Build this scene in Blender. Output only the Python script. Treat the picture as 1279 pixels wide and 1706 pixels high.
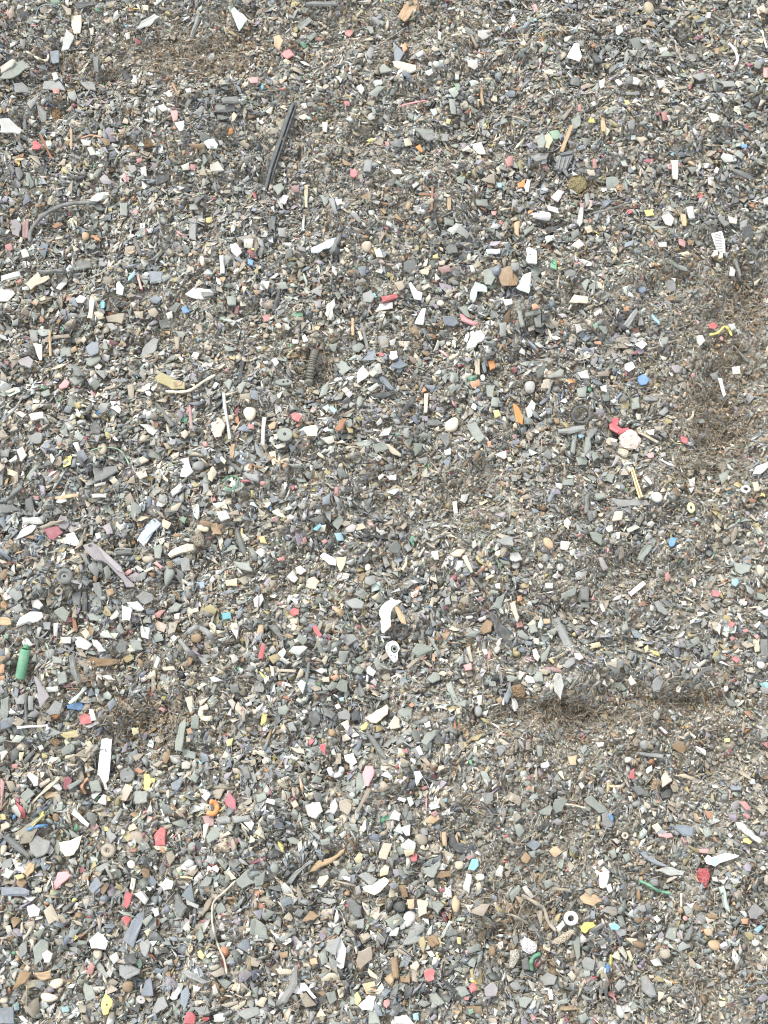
import bpy, math, random
import numpy as np

random.seed(7)
rng = np.random.default_rng(7)
scene = bpy.context.scene
for o in list(bpy.data.objects):
    bpy.data.objects.remove(o)

# ------------------------------------------------------------------ camera
PITCH = math.radians(20.0)          # tilt of the phone away from straight down
DIST = 0.86                         # metres from lens to the middle of the picture
VFOV = math.radians(50.0)
CAM = np.array([0.0, -DIST * math.sin(PITCH), DIST * math.cos(PITCH)])
cam_data = bpy.data.cameras.new('camera')
cam_data.sensor_fit = 'VERTICAL'
cam_data.angle_y = VFOV
cam_data.clip_start = 0.01
cam_data.clip_end = 60.0
cam = bpy.data.objects.new('camera', cam_data)
cam.location = CAM
cam.rotation_euler = (PITCH, 0, 0)
scene.collection.objects.link(cam)
scene.camera = cam

# ------------------------------------------------------------------ overcast daylight
SUN_ELEV, SUN_AZ = math.radians(58), math.radians(-42)   # from the upper left
world = bpy.data.worlds.new('World')
scene.world = world
world.use_nodes = True
wn = world.node_tree
for n in list(wn.nodes):
    wn.nodes.remove(n)
sky = wn.nodes.new('ShaderNodeTexSky')
sky.sky_type = 'NISHITA'
sky.sun_disc = False
sky.sun_elevation = SUN_ELEV
sky.sun_rotation = SUN_AZ
hs = wn.nodes.new('ShaderNodeHueSaturation')
hs.inputs['Saturation'].default_value = 0.12
bgn = wn.nodes.new('ShaderNodeBackground')
bgn.inputs['Strength'].default_value = 0.15
won = wn.nodes.new('ShaderNodeOutputWorld')
wn.links.new(sky.outputs[0], hs.inputs['Color'])
wn.links.new(hs.outputs[0], bgn.inputs['Color'])
wn.links.new(bgn.outputs[0], won.inputs['Surface'])
sd = bpy.data.lights.new('sun', 'SUN')
sd.energy = 1.0
sd.angle = math.radians(14)
sd.color = (1.0, 0.955, 0.87)
sun = bpy.data.objects.new('sun', sd)
sun.rotation_euler = (math.pi / 2 - SUN_ELEV, 0, -SUN_AZ + math.pi)
scene.collection.objects.link(sun)
# point the lamp: light comes from azimuth SUN_AZ (measured from +Y, negative = left)
dx, dy = math.sin(SUN_AZ) * math.cos(SUN_ELEV), math.cos(SUN_AZ) * math.cos(SUN_ELEV)
from mathutils import Vector, Matrix
sun.rotation_euler = Vector((dx, dy, math.sin(SUN_ELEV))).to_track_quat('Z', 'Y').to_euler()

scene.view_settings.view_transform = 'Standard'
scene.view_settings.look = 'None'
scene.view_settings.exposure = 1.80
scene.view_settings.gamma = 1.0
scene.view_settings.use_curve_mapping = False
scene.render.engine = 'CYCLES'
scene.cycles.filter_width = 1.05

# ------------------------------------------------------------------ picture <-> place
W, Hh = 1279.0, 1706.0
FPX = (Hh / 2) / math.tan(VFOV / 2)
AX = np.array([1.0, 0, 0])
AY = np.array([0, math.cos(PITCH), math.sin(PITCH)])
AZ = np.array([0, -math.sin(PITCH), math.cos(PITCH)])     # back towards the viewer

def ray(px, py):
    px = np.asarray(px, float); py = np.asarray(py, float)
    d = (px - W / 2)[..., None] * AX + (Hh / 2 - py)[..., None] * AY - FPX * AZ
    return d / np.linalg.norm(d, axis=-1, keepdims=True)

def to_px(P):
    v = P - CAM
    z = -(v @ AZ)
    return W / 2 + FPX * (v @ AX) / z, Hh / 2 - FPX * (v @ AY) / z

def flat_hit(px, py, h=0.0):
    d = ray(px, py)
    t = (h - CAM[2]) / d[..., 2]
    return CAM + d * np.asarray(t)[..., None]

# hollows and scarps in the heap: picture x, y, half width, half height, depth (mm)
HOLLOWS = [(280, 80, 130, 42, 13), (110, 110, 80, 40, 5), (640, 55, 150, 30, 6), (1215, 640, 62, 150, 15),
           (1255, 470, 40, 60, 10), (250, 1195, 90, 50, 7), (930, 1195, 95, 22, 13), (1120, 1165, 140, 22, 11),
           (1060, 950, 100, 35, 7), (1180, 1290, 120, 50, 5), (760, 830, 110, 40, 5), (520, 960, 70, 40, 4),
           (400, 250, 40, 60, 4), (890, 310, 50, 30, 6), (700, 530, 90, 30, 4), (520, 620, 40, 50, 6),
           (1010, 100, 90, 40, 6), (1060, 1400, 120, 60, 4), (560, 1660, 90, 40, 6), (860, 1430, 50, 60, 4),
           (30, 800, 60, 60, 5), (700, 1120, 80, 50, 4), (960, 1560, 60, 50, 5)]
RIDGES = [(980, 1120, 180, 45, 8), (200, 1000, 160, 90, 6), (1130, 760, 90, 120, 6), (500, 450, 200, 80, 5),
          (800, 620, 200, 80, 5), (900, 400, 180, 70, 5), (300, 200, 200, 60, 6), (350, 1400, 200, 120, 5),
          (680, 1380, 150, 100, 5), (1150, 1420, 120, 60, 4)]
BUMPS = []
for lst, sg in ((HOLLOWS, -1), (RIDGES, 1)):
    for (x, y, rx, ry, d) in lst:
        c = flat_hit(x, y)
        ex = abs(flat_hit(x + rx, y)[0] - c[0])
        ey = abs(flat_hit(x, y - ry)[1] - c[1])
        BUMPS.append((c[0], c[1], ex, ey, sg * d * 0.00125))
WAVES = []
wr = random.Random(3)
for wl, amp, n in ((0.42, 0.0045, 5), (0.16, 0.0022, 7), (0.06, 0.0015, 8), (0.028, 0.0009, 9), (0.014, 0.0005, 9)):
    for _ in range(n):
        a = wr.uniform(0, 6.283); k = 6.283 / (wl * wr.uniform(0.7, 1.4))
        WAVES.append((k * math.cos(a), k * math.sin(a), wr.uniform(0, 6.283), amp))

def HZ(x, y):
    x = np.asarray(x, float); y = np.asarray(y, float)
    z = np.zeros(np.broadcast(x, y).shape)
    for kx, ky, ph, a in WAVES:
        z = z + a * np.sin(kx * x + ky * y + ph)
    for cx, cy, ex, ey, d in BUMPS:
        z = z + d * np.exp(-((x - cx) / ex) ** 2 - ((y - cy) / ey) ** 2)
    return z

def HN(x, y, e=0.008):
    gx = (HZ(x + e, y) - HZ(x - e, y)) / (2 * e)
    gy = (HZ(x, y + e) - HZ(x, y - e)) / (2 * e)
    n = np.stack([-gx, -gy, np.ones_like(gx)], -1)
    return n / np.linalg.norm(n, axis=-1, keepdims=True)

def surf(px, py, lift=0.0):
    P = flat_hit(px, py)
    for _ in range(6):
        P = flat_hit(px, py, HZ(P[..., 0], P[..., 1]) + lift)
    return P

FINE = [(290, 85, 170, 62, 1), (120, 120, 120, 60, .5), (640, 60, 220, 60, .75), (560, 240, 170, 90, .6),
        (1190, 600, 110, 210, 1), (1110, 470, 120, 80, .6), (250, 1190, 120, 70, .9), (960, 1235, 160, 65, 1),
        (1130, 1190, 190, 60, .9), (1180, 1280, 160, 80, .7), (760, 820, 170, 70, .7), (1040, 960, 170, 60, .75),
        (520, 950, 120, 60, .6), (620, 340, 170, 80, .5), (980, 180, 220, 60, .4), (1060, 300, 120, 60, .3),
        (950, 1400, 160, 130, .6), (1150, 1480, 160, 120, .45), (1180, 1640, 120, 90, .7), (420, 1000, 160, 90, .3),
        (300, 560, 90, 70, .5), (220, 1420, 60, 60, .2), (1150, 930, 160, 120, .45), (900, 820, 60, 60, .3),
        (340, 1100, 70, 60, .6), (870, 1560, 90, 60, .4), (900, 1680, 120, 40, .3), (760, 1560, 60, 60, .2)]

def fineness(px, py):
    w = np.zeros(np.shape(px))
    for (x, y, rx, ry, a) in FINE:
        w = np.maximum(w, a * np.exp(-(((px - x) / rx) ** 2 + ((py - y) / ry) ** 2) * 1.1))
    return w

# ------------------------------------------------------------------ colours (as seen in full light)
RGB = dict(gy=(131, 134, 133), dg=(102, 106, 105), bk=(70, 74, 76), gg=(130, 137, 131), bg=(118, 127, 136),
           wg=(150, 142, 128), lg=(180, 183, 180), be=(184, 175, 158), br=(138, 116, 90), tn=(184, 160, 130),
           cr=(212, 204, 182), wh=(232, 230, 219), rd=(184, 98, 102), pk=(218, 150, 154), mr=(150, 92, 102),
           bl=(92, 136, 180), lb=(128, 188, 210), cy=(98, 164, 176), gn=(92, 150, 120), mt=(186, 202, 194),
           yl=(224, 202, 116), pu=(140, 135, 146), ol=(158, 148, 110), rb=(158, 116, 92),
           sp=(196, 208, 218))
RGB['or'] = (214, 146, 92)
CNAME = dict(gy='mid-grey', dg='dark grey', bk='near-black', gg='greenish grey', bg='bluish grey', wg='warm grey',
             lg='light grey', be='beige', br='brown', tn='tan', cr='cream', wh='white', rd='red', pk='pink',
             mr='maroon', bl='blue', lb='sky blue', cy='teal', gn='green', mt='pale mint', yl='yellow',
             pu='purplish grey', ol='olive', rb='reddish brown', sp='speckled pale blue')
CNAME['or'] = 'orange'
GAIN = 1.13

def albedo(rgb):
    out = []
    for c in rgb:
        c /= 255.0
        l = c / 12.92 if c <= 0.04045 else ((c + 0.055) / 1.055) ** 2.4
        out.append(min(l / GAIN, 0.60))
    return out

ALB = {k: albedo(v) for k, v in RGB.items()}

# ------------------------------------------------------------------ materials
def new_mat(name):
    m = bpy.data.materials.new(name); m.use_nodes = True
    nt = m.node_tree
    for n in list(nt.nodes): nt.nodes.remove(n)
    out = nt.nodes.new('ShaderNodeOutputMaterial')
    p = nt.nodes.new('ShaderNodeBsdfPrincipled')
    nt.links.new(p.outputs[0], out.inputs['Surface'])
    return m, nt, p

def debris_material(name, source, rough=0.6, dust=0.3, grain=False, speckle=False, pores=False, spec=0.35):
    m, nt, p = new_mat(name)
    L = nt.links.new
    if source == 'object':
        src = nt.nodes.new('ShaderNodeObjectInfo'); col = src.outputs['Color']
        tc = nt.nodes.new('ShaderNodeTexCoord'); co = tc.outputs['Object']
        add = nt.nodes.new('ShaderNodeVectorMath'); add.operation = 'ADD'
        mul = nt.nodes.new('ShaderNodeMath'); mul.operation = 'MULTIPLY'; mul.inputs[1].default_value = 3.0
        L(src.outputs['Random'], mul.inputs[0]); L(mul.outputs[0], add.inputs[1]); L(co, add.inputs[0])
        co = add.outputs[0]
    else:
        src = nt.nodes.new('ShaderNodeAttribute'); src.attribute_name = 'Col'; col = src.outputs['Color']
        g = nt.nodes.new('ShaderNodeNewGeometry'); co = g.outputs['Position']
    if grain:
        mp = nt.nodes.new('ShaderNodeMapping'); mp.inputs['Scale'].default_value = (0.12, 1, 1)
        L(co, mp.inputs['Vector']); gco = mp.outputs[0]
    else:
        gco = co
    n1 = nt.nodes.new('ShaderNodeTexNoise'); n1.inputs['Scale'].default_value = 260; n1.inputs['Detail'].default_value = 5
    L(gco, n1.inputs['Vector'])
    n2 = nt.nodes.new('ShaderNodeTexNoise'); n2.inputs['Scale'].default_value = 1300; n2.inputs['Detail'].default_value = 3
    L(gco, n2.inputs['Vector'])
    # wear: the piece's own pigment is uneven
    r1 = nt.nodes.new('ShaderNodeMapRange'); r1.inputs[1].default_value = 0.3; r1.inputs[2].default_value = 0.7
    r1.inputs[3].default_value = 0.80 if not grain else 0.62; r1.inputs[4].default_value = 1.12
    L(n2.outputs[0], r1.inputs[0])
    mm = nt.nodes.new('ShaderNodeMix'); mm.data_type = 'RGBA'; mm.blend_type = 'MULTIPLY'; mm.inputs[0].default_value = 1.0
    L(col, mm.inputs[6])
    cc = nt.nodes.new('ShaderNodeCombineColor')
    for i in range(3): L(r1.outputs[0], cc.inputs[i])
    L(cc.outputs[0], mm.inputs[7])
    cur = mm.outputs[2]
    n3 = nt.nodes.new('ShaderNodeTexNoise'); n3.inputs['Scale'].default_value = 95; n3.inputs['Detail'].default_value = 3
    L(co, n3.inputs['Vector'])
    r3 = nt.nodes.new('ShaderNodeMapRange'); r3.inputs[1].default_value = 0.35; r3.inputs[2].default_value = 0.65
    r3.inputs[3].default_value = 0.0; r3.inputs[4].default_value = 0.30
    L(n3.outputs[0], r3.inputs[0])
    m3 = nt.nodes.new('ShaderNodeMix'); m3.data_type = 'RGBA'; m3.blend_type = 'MULTIPLY'
    L(r3.outputs[0], m3.inputs[0]); L(cur, m3.inputs[6]); m3.inputs[7].default_value = (0.62, 0.58, 0.50, 1)
    cur = m3.outputs[2]
    if speckle:
        v = nt.nodes.new('ShaderNodeTexVoronoi'); v.inputs['Scale'].default_value = 900
        L(co, v.inputs['Vector'])
        rs = nt.nodes.new('ShaderNodeMapRange'); rs.inputs[1].default_value = 0.35; rs.inputs[2].default_value = 0.5
        rs.inputs[3].default_value = 0.75; rs.inputs[4].default_value = 0
        L(v.outputs['Distance'], rs.inputs[0])
        ms = nt.nodes.new('ShaderNodeMix'); ms.data_type = 'RGBA'
        L(rs.outputs[0], ms.inputs[0]); L(cur, ms.inputs[6]); ms.inputs[7].default_value = (0.22, 0.28, 0.36, 1)
        cur = ms.outputs[2]
    # dust and soil caught on the surface
    r2 = nt.nodes.new('ShaderNodeMapRange'); r2.inputs[1].default_value = 0.48; r2.inputs[2].default_value = 0.72
    r2.inputs[3].default_value = 0.04; r2.inputs[4].default_value = dust
    L(n1.outputs[0], r2.inputs[0])
    md = nt.nodes.new('ShaderNodeMix'); md.data_type = 'RGBA'
    L(r2.outputs[0], md.inputs[0]); L(cur, md.inputs[6]); md.inputs[7].default_value = (0.30, 0.275, 0.235, 1)
    L(md.outputs[2], p.inputs['Base Color'])
    p.inputs['Roughness'].default_value = rough
    p.inputs['Specular IOR Level'].default_value = spec
    b = nt.nodes.new('ShaderNodeBump'); b.inputs['Strength'].default_value = 0.3; b.inputs['Distance'].default_value = 0.0006
    if pores:
        v = nt.nodes.new('ShaderNodeTexVoronoi'); v.inputs['Scale'].default_value = 900
        L(co, v.inputs['Vector']); L(v.outputs['Distance'], b.inputs['Height'])
        b.inputs['Strength'].default_value = 1.0; b.inputs['Distance'].default_value = 0.0015
    else:
        L(n1.outputs[0], b.inputs['Height'])
    L(b.outputs[0], p.inputs['Normal'])
    return m

M_PLASTIC = debris_material('worn_plastic', 'object')
M_CLEAN = debris_material('smooth_plastic', 'object', rough=0.5, dust=0.34, spec=0.4)
M_WOOD = debris_material('splintered_wood', 'object', rough=0.8, dust=0.2, grain=True, spec=0.2)
M_CRUMB = debris_material('crumbly_foam', 'object', rough=0.9, dust=0.35, pores=True, spec=0.1)
M_SPECK = debris_material('speckled_plastic', 'object', speckle=True, dust=0.1)
M_STUFF = debris_material('mixed_debris', 'attribute', rough=0.65, dust=0.32)

# ------------------------------------------------------------------ the ground: one heap surface
def build_ground():
    m, nt, p = new_mat('settled_fines')
    L = nt.links.new
    g = nt.nodes.new('ShaderNodeNewGeometry')
    v = nt.nodes.new('ShaderNodeTexVoronoi'); v.inputs['Scale'].default_value = 420
    L(g.outputs['Position'], v.inputs['Vector'])
    ramp = nt.nodes.new('ShaderNodeValToRGB')
    e = ramp.color_ramp.elements
    e[0].position = 0; e[0].color = (0.09, 0.08, 0.065, 1)
    e[1].position = 1; e[1].color = (0.34, 0.32, 0.28, 1)
    for pos, c in ((0.3, (0.16, 0.14, 0.105, 1)), (0.6, (0.24, 0.22, 0.185, 1)), (0.85, (0.26, 0.26, 0.24, 1))):
        k = e.new(pos); k.color = c
    sx = nt.nodes.new('ShaderNodeSeparateColor'); L(v.outputs['Color'], sx.inputs[0]); L(sx.outputs[0], ramp.inputs[0])
    L(ramp.outputs[0], p.inputs['Base Color']); p.inputs['Roughness'].default_value = 0.9
    b = nt.nodes.new('ShaderNodeBump'); b.inputs['Strength'].default_value = 1; b.inputs['Distance'].default_value = 0.002
    L(v.outputs['Distance'], b.inputs['Height']); b.invert = True
    L(b.outputs[0], p.inputs['Normal'])
    # fine grid in the middle, stretching out to 6 m all round
    u = np.linspace(-1, 1, 381)
    s = np.sign(u) * (np.abs(u) * 0.75 + 5.25 * np.maximum(0, (np.abs(u) - 0.86) / 0.14) ** 2)
    X, Y = np.meshgrid(s, s)
    Z = HZ(X, Y) - 0.001
    V = np.stack([X, Y, Z], -1).reshape(-1, 3)
    n = len(u)
    i, j = np.meshgrid(np.arange(n - 1), np.arange(n - 1))
    a = (j * n + i).ravel()
    F = np.stack([a, a + 1, a + n + 1, a + n], -1)
    me = bpy.data.meshes.new('ground')
    me.vertices.add(len(V)); me.vertices.foreach_set('co', V.ravel())
    me.loops.add(F.size); me.loops.foreach_set('vertex_index', F.ravel())
    me.polygons.add(len(F)); me.polygons.foreach_set('loop_start', np.arange(0, F.size, 4))
    me.polygons.foreach_set('use_smooth', np.ones(len(F), bool))
    me.update(); me.materials.append(m)
    o = bpy.data.objects.new('ground', me); scene.collection.objects.link(o); o['kind'] = 'structure'

build_ground()

# ------------------------------------------------------------------ shape helpers
def link(name, V, F, mat, color, loc=None, mw=None, smooth=False, parent=None):
    me = bpy.data.meshes.new(name)
    me.from_pydata([tuple(v) for v in V], [], F)
    if smooth is True:
        me.polygons.foreach_set('use_smooth', np.ones(len(F), bool))
    me.update(); me.materials.append(mat)
    o = bpy.data.objects.new(name, me); scene.collection.objects.link(o)
    if parent is not None: o.parent = parent
    if mw is not None: o.matrix_world = mw
    elif loc is not None: o.location = loc
    o.color = (*color, 1)
    return o

def area2(p):
    x, y = p[:, 0], p[:, 1]
    return 0.5 * float(np.sum(x * np.roll(y, -1) - np.roll(x, -1) * y))

def inset(p, d):
    """move a ccw outline inwards by d along its vertex normals"""
    a = np.roll(p, 1, 0); b = np.roll(p, -1, 0)
    e1 = p - a; e2 = b - p
    e1 /= np.linalg.norm(e1, axis=1, keepdims=True) + 1e-12
    e2 /= np.linalg.norm(e2, axis=1, keepdims=True) + 1e-12
    n = np.stack([-(e1[:, 1] + e2[:, 1]), e1[:, 0] + e2[:, 0]], 1)
    l = np.linalg.norm(n, axis=1, keepdims=True)
    n = n / np.maximum(l, 0.35)
    dd = np.minimum(d, 0.45 * np.minimum(np.linalg.norm(p - a, axis=1), np.linalg.norm(b - p, axis=1)) + d * .3)
    return p + n * dd[:, None]

def roughen(p, r, amt):
    out = []
    size = math.sqrt(abs(area2(p)))
    for i in range(len(p)):
        a, b = p[i], p[(i + 1) % len(p)]
        out.append(a)
        l = np.linalg.norm(b - a)
        k = 1 if l < size * 0.9 else 2
        if l > size * 0.35:
            for q in range(k):
                t = (q + 1 + r.uniform(-.2, .2)) / (k + 1)
                nrm = np.array([-(b - a)[1], (b - a)[0]]) / l
                out.append(a + (b - a) * t + nrm * r.uniform(-amt, amt) * min(size, l))
    return np.array(out)

def chaikin(p, n=1):
    for _ in range(n):
        q = np.roll(p, -1, 0)
        p = np.stack([p * .75 + q * .25, p * .25 + q * .75], 1).reshape(-1, 2)
    return p

def ring_faces(n, levels, cap_top=True, cap_bot=True):
    F = []
    for l in range(levels - 1):
        for i in range(n):
            j = (i + 1) % n
            F.append((l * n + i, l * n + j, (l + 1) * n + j, (l + 1) * n + i))
    if cap_bot: F.append(tuple(range(n - 1, -1, -1)))
    if cap_top: F.append(tuple((levels - 1) * n + i for i in range(n)))
    return F

def slab(p, t, bev, r=None, warp=0.0):
    """an irregular plate with a worn edge; outline p is its top view"""
    n = len(p)
    q = inset(p, bev)
    size = math.sqrt(abs(area2(p)))
    def zz(a): return warp * (a[:, 0] ** 2 - 0.6 * a[:, 1] ** 2) / max(np.abs(p).max(), size, 1e-6)
    V = np.concatenate([np.c_[p * .94, zz(p * .94) - t], np.c_[p, zz(p) - bev * .8], np.c_[q, zz(q)]])
    return V, ring_faces(n, 3)

def lump(p, h, r, rough=0.0, n=14):
    p = chaikin(p, 1 if len(p) > 8 else 2)
    c = p.mean(0); m = len(p)
    V = []
    prof = [(.80, -1.0), (.97, -.6), (1.0, -.3), (.93, 0.0), (.78, .22), (.55, .36), (.28, .44)]
    for s, z in prof:
        k = c + (p - c) * s
        zz = np.full(m, z * h)
        if rough:
            k = k + np.array([[r.uniform(-1, 1), r.uniform(-1, 1)] for _ in range(m)]) * rough
            zz = zz + np.array([r.uniform(-1, 1) for _ in range(m)]) * rough
        V.append(np.c_[k, zz])
    F = ring_faces(m, len(prof))
    return np.concatenate(V), F

def frame(P, n, xdir):
    n = n / np.linalg.norm(n)
    x = xdir - n * (xdir @ n); x /= np.linalg.norm(x)
    y = np.cross(n, x)
    m = Matrix.Identity(4)
    for i in range(3):
        m[i][0] = x[i]; m[i][1] = y[i]; m[i][2] = n[i]; m[i][3] = P[i]
    return m, x, y, n

def lay(pts, lift, tilt, r):
    """picture outline -> a plane lying on the heap there; returns matrix and outline in that plane"""
    pts = np.asarray(pts, float)
    c = (pts.min(0) + pts.max(0)) / 2
    P = surf(c[0], c[1], lift)
    n = HN(P[0], P[1], 0.02) + np.array([r.gauss(0, tilt), r.gauss(0, tilt), 0])
    s = math.hypot(n[0], n[1]) / n[2]
    if s > .42: n[:2] *= .42 / s
    n /= np.linalg.norm(n)
    d = ray(pts[:, 0], pts[:, 1])
    t = ((P - CAM) @ n) / (d @ n)
    Q = CAM + d * t[:, None]
    C = Q.mean(0)
    u, s, vt = np.linalg.svd(Q - C, full_matrices=False)
    mw, x, y, n = frame(P, n, vt[0])
    L = np.stack([(Q - P) @ x, (Q - P) @ y], 1)
    return mw, L

def tube_mesh(pts, radii, sec=8, flat=1.0):
    pts = np.asarray(pts, float); n = len(pts)
    radii = np.broadcast_to(radii, (n,))
    V = []
    up = np.array([0, 0, 1.0])
    for i in range(n):
        t = pts[min(i + 1, n - 1)] - pts[max(i - 1, 0)]
        t /= np.linalg.norm(t) + 1e-12
        s = np.cross(t, up); s /= np.linalg.norm(s) + 1e-9
        u = np.cross(s, t)
        for k in range(sec):
            a = 2 * math.pi * k / sec
            V.append(pts[i] + radii[i] * (s * math.cos(a) + u * math.sin(a) * flat))
    F = []
    for i in range(n - 1):
        for k in range(sec):
            j = (k + 1) % sec
            F.append((i * sec + k, i * sec + j, (i + 1) * sec + j, (i + 1) * sec + k))
    F.append(tuple(range(sec - 1, -1, -1))); F.append(tuple((n - 1) * sec + k for k in range(sec)))
    return np.array(V), F

def spline(p, k=5):
    p = np.asarray(p, float)
    if len(p) < 3: 
        t = np.linspace(0, 1, 5)[:, None]
        return p[0] * (1 - t) + p[-1] * t
    q = np.vstack([2 * p[0] - p[1], p, 2 * p[-1] - p[-2]])
    out = []
    for i in range(1, len(q) - 2):
        for s in range(k):
            t = s / k
            a, b, c, d = q[i - 1], q[i], q[i + 1], q[i + 2]
            out.append(0.5 * (2 * b + (c - a) * t + (2 * a - 5 * b + 4 * c - d) * t * t + (3 * b - a - 3 * c + d) * t ** 3))
    out.append(q[-2])
    return np.array(out)

def washer(rx, ry, hole, t, n=22, rnd=None):
    """flat ring with rounded rim, closed"""
    prof = [(hole, -t), (1 * .97, -t), (1.0, -t * .5), (.95, 0), (hole + .06, 0), (hole, -t * .25)]
    V, F = [], []
    for i in range(n):
        a = 2 * math.pi * i / n
        w = 1 + (rnd.uniform(-.03, .03) if rnd else 0)
        for s, z in prof:
            V.append((rx * s * w * math.cos(a), ry * s * w * math.sin(a), z))
    m = len(prof)
    for i in range(n):
        j = (i + 1) % n
        for k in range(m):
            l = (k + 1) % m
            F.append((i * m + k, j * m + k, j * m + l, i * m + l))
    return np.array(V), F

# ---------------------------------------------------------------------------
# pieces read off the photograph: kind, colour, outline (in 3x-enlarged tile units)
# F flake, S wood splinter, B rubber/plastic bar, G rounded granule, C crumbly clump,
# W bent wire or cord (first number = width), R flat ring (centre, radius, hole ratio)
# "# phrase" marks a piece distinctive enough to be named on its own.
TILES = {}
TILES[(0, 0)] = """
F cr 352,80 402,75 398,165 365,170 352,120 # upright cream notched plastic chip near the top edge
F lg 328,140 368,185 340,245 302,252 310,200
F mt 1160,35 1228,95 1185,155 1142,55 # pale mint kite-shaped plastic shard near the top edge
B gy 985,0 1010,0 985,110 955,190 938,185 965,100 # long grey tapering blade at the top edge
F gg 0,385 20,340 110,292 148,330 60,385
F wh 0,330 60,290 78,300 60,330 5,362
F gy 95,190 130,195 120,240 100,235
F bg 245,255 292,250 290,310 262,318 248,300
F gy 215,395 290,395 325,440 220,440
F gy 65,410 110,405 160,460 75,460
F gg 335,455 370,445 385,480 370,500 335,480
F rd 258,435 295,440 290,465 262,462
W 14 cr 130,255 190,290 230,300 240,270 # curled cream hook-ended strand
F wh 255,365 280,360 290,385 265,400
F gy 390,400 470,405 475,450 430,440
F gy 180,510 232,555 228,605 205,605 190,565
C br 250,540 275,530 300,545 300,600 275,610 255,600
F lg 0,585 45,585 110,640 95,665 0,655
F rd 155,705 180,697 205,715 190,742 160,735 # bright red folded chip beside a wood splinter
S rb 188,655 205,665 262,785 248,785
S tn 345,600 358,610 355,740 345,735
W 9 or 400,685 450,670 500,680
F wh 398,690 450,695 445,722 410,720
F wh 430,730 455,725 475,765 445,768
W 22 dg 480,1005 400,1005 320,1015 250,1045 190,1090 150,1150 150,1200 # long arched dark rubber cord
F wh 440,990 480,955 540,950 535,968 470,1000 # white wavy scrap beside the arched dark cord
F mr 107,1095 140,1085 138,1180 108,1170
F rd 20,1215 55,1205 62,1235 30,1255
F pu 50,1090 80,1085 105,1110 95,1175 60,1160
F wh 1040,815 1080,795 1112,845 1045,850
F wh 895,820 935,803 940,840 905,845
F rd 942,815 970,815 968,845 945,840
F rd 675,790 700,778 705,795 680,808
F mt 1010,700 1060,685 1082,715 1075,735 1030,735 # pale mint wedge above a dark bar cluster
B dg 1100,480 1175,472 1185,505 1105,505
B dg 1060,520 1160,515 1165,545 1065,550
F gy 950,560 1000,520 1010,550 985,575
F pk 842,545 878,545 878,590 855,600
F wh 780,525 810,510 832,540 800,548
F wh 818,460 838,445 855,475 835,480
S or 845,405 860,410 885,460 870,455
F wh 915,440 945,435 948,455 925,460
B bk 580,310 612,300 660,395 672,435 650,430 600,370
F wh 655,365 675,375 678,415 660,405
F pu 490,885 515,862 555,900 545,915 510,912
F gg 590,1005 632,1005 630,1070 595,1065
F gg 455,870 480,838 510,838 480,880
F dg 75,830 100,830 115,860 95,895 78,870
F gg 125,855 145,855 170,920 150,935 130,900
F bk 770,870 838,865 840,890 775,920
F dg 940,980 1015,970 970,1010
F gy 930,1080 972,1080 970,1190 935,1180
F wh 1140,1210 1170,1200 1200,1250 1175,1275 1145,1245
F wh 690,1105 715,1102 715,1130 692,1132
F yl 1018,1078 1050,1072 1052,1100 1025,1105
S or 445,1165 480,1165 500,1195 470,1190
G tn 400,1150 435,1148 445,1180 410,1200
F wh 100,1240 125,1230 145,1270 110,1279
F dg 665,1175 710,1260 690,1270 660,1190
F gg 975,1045 1005,1045 1008,1090 980,1090
F gg 935,1010 965,1005 985,1035 940,1040
W 6 cy 175,75 200,30 250,25 290,35 305,100
F gn 245,0 298,0 290,20 255,22
F wg 300,20 350,40 355,75 330,75
F bk 355,10 460,5 465,25 380,45
F gy 130,510 170,480 215,450 150,540
B dg 100,520 125,500 130,640 112,640
F pk 1225,385 1279,378 1279,408 1240,410
F dg 460,280 488,275 488,360 462,355
F wh 690,830 720,820 725,870 700,865
C br 640,715 680,720 685,750 655,760
C br 705,690 755,690 760,725 715,730
F gg 1145,1060 1180,1050 1180,1090
F wh 440,140 460,135 465,170 448,175
F lg 700,100 765,65 795,80 740,130 670,140
"""
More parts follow.
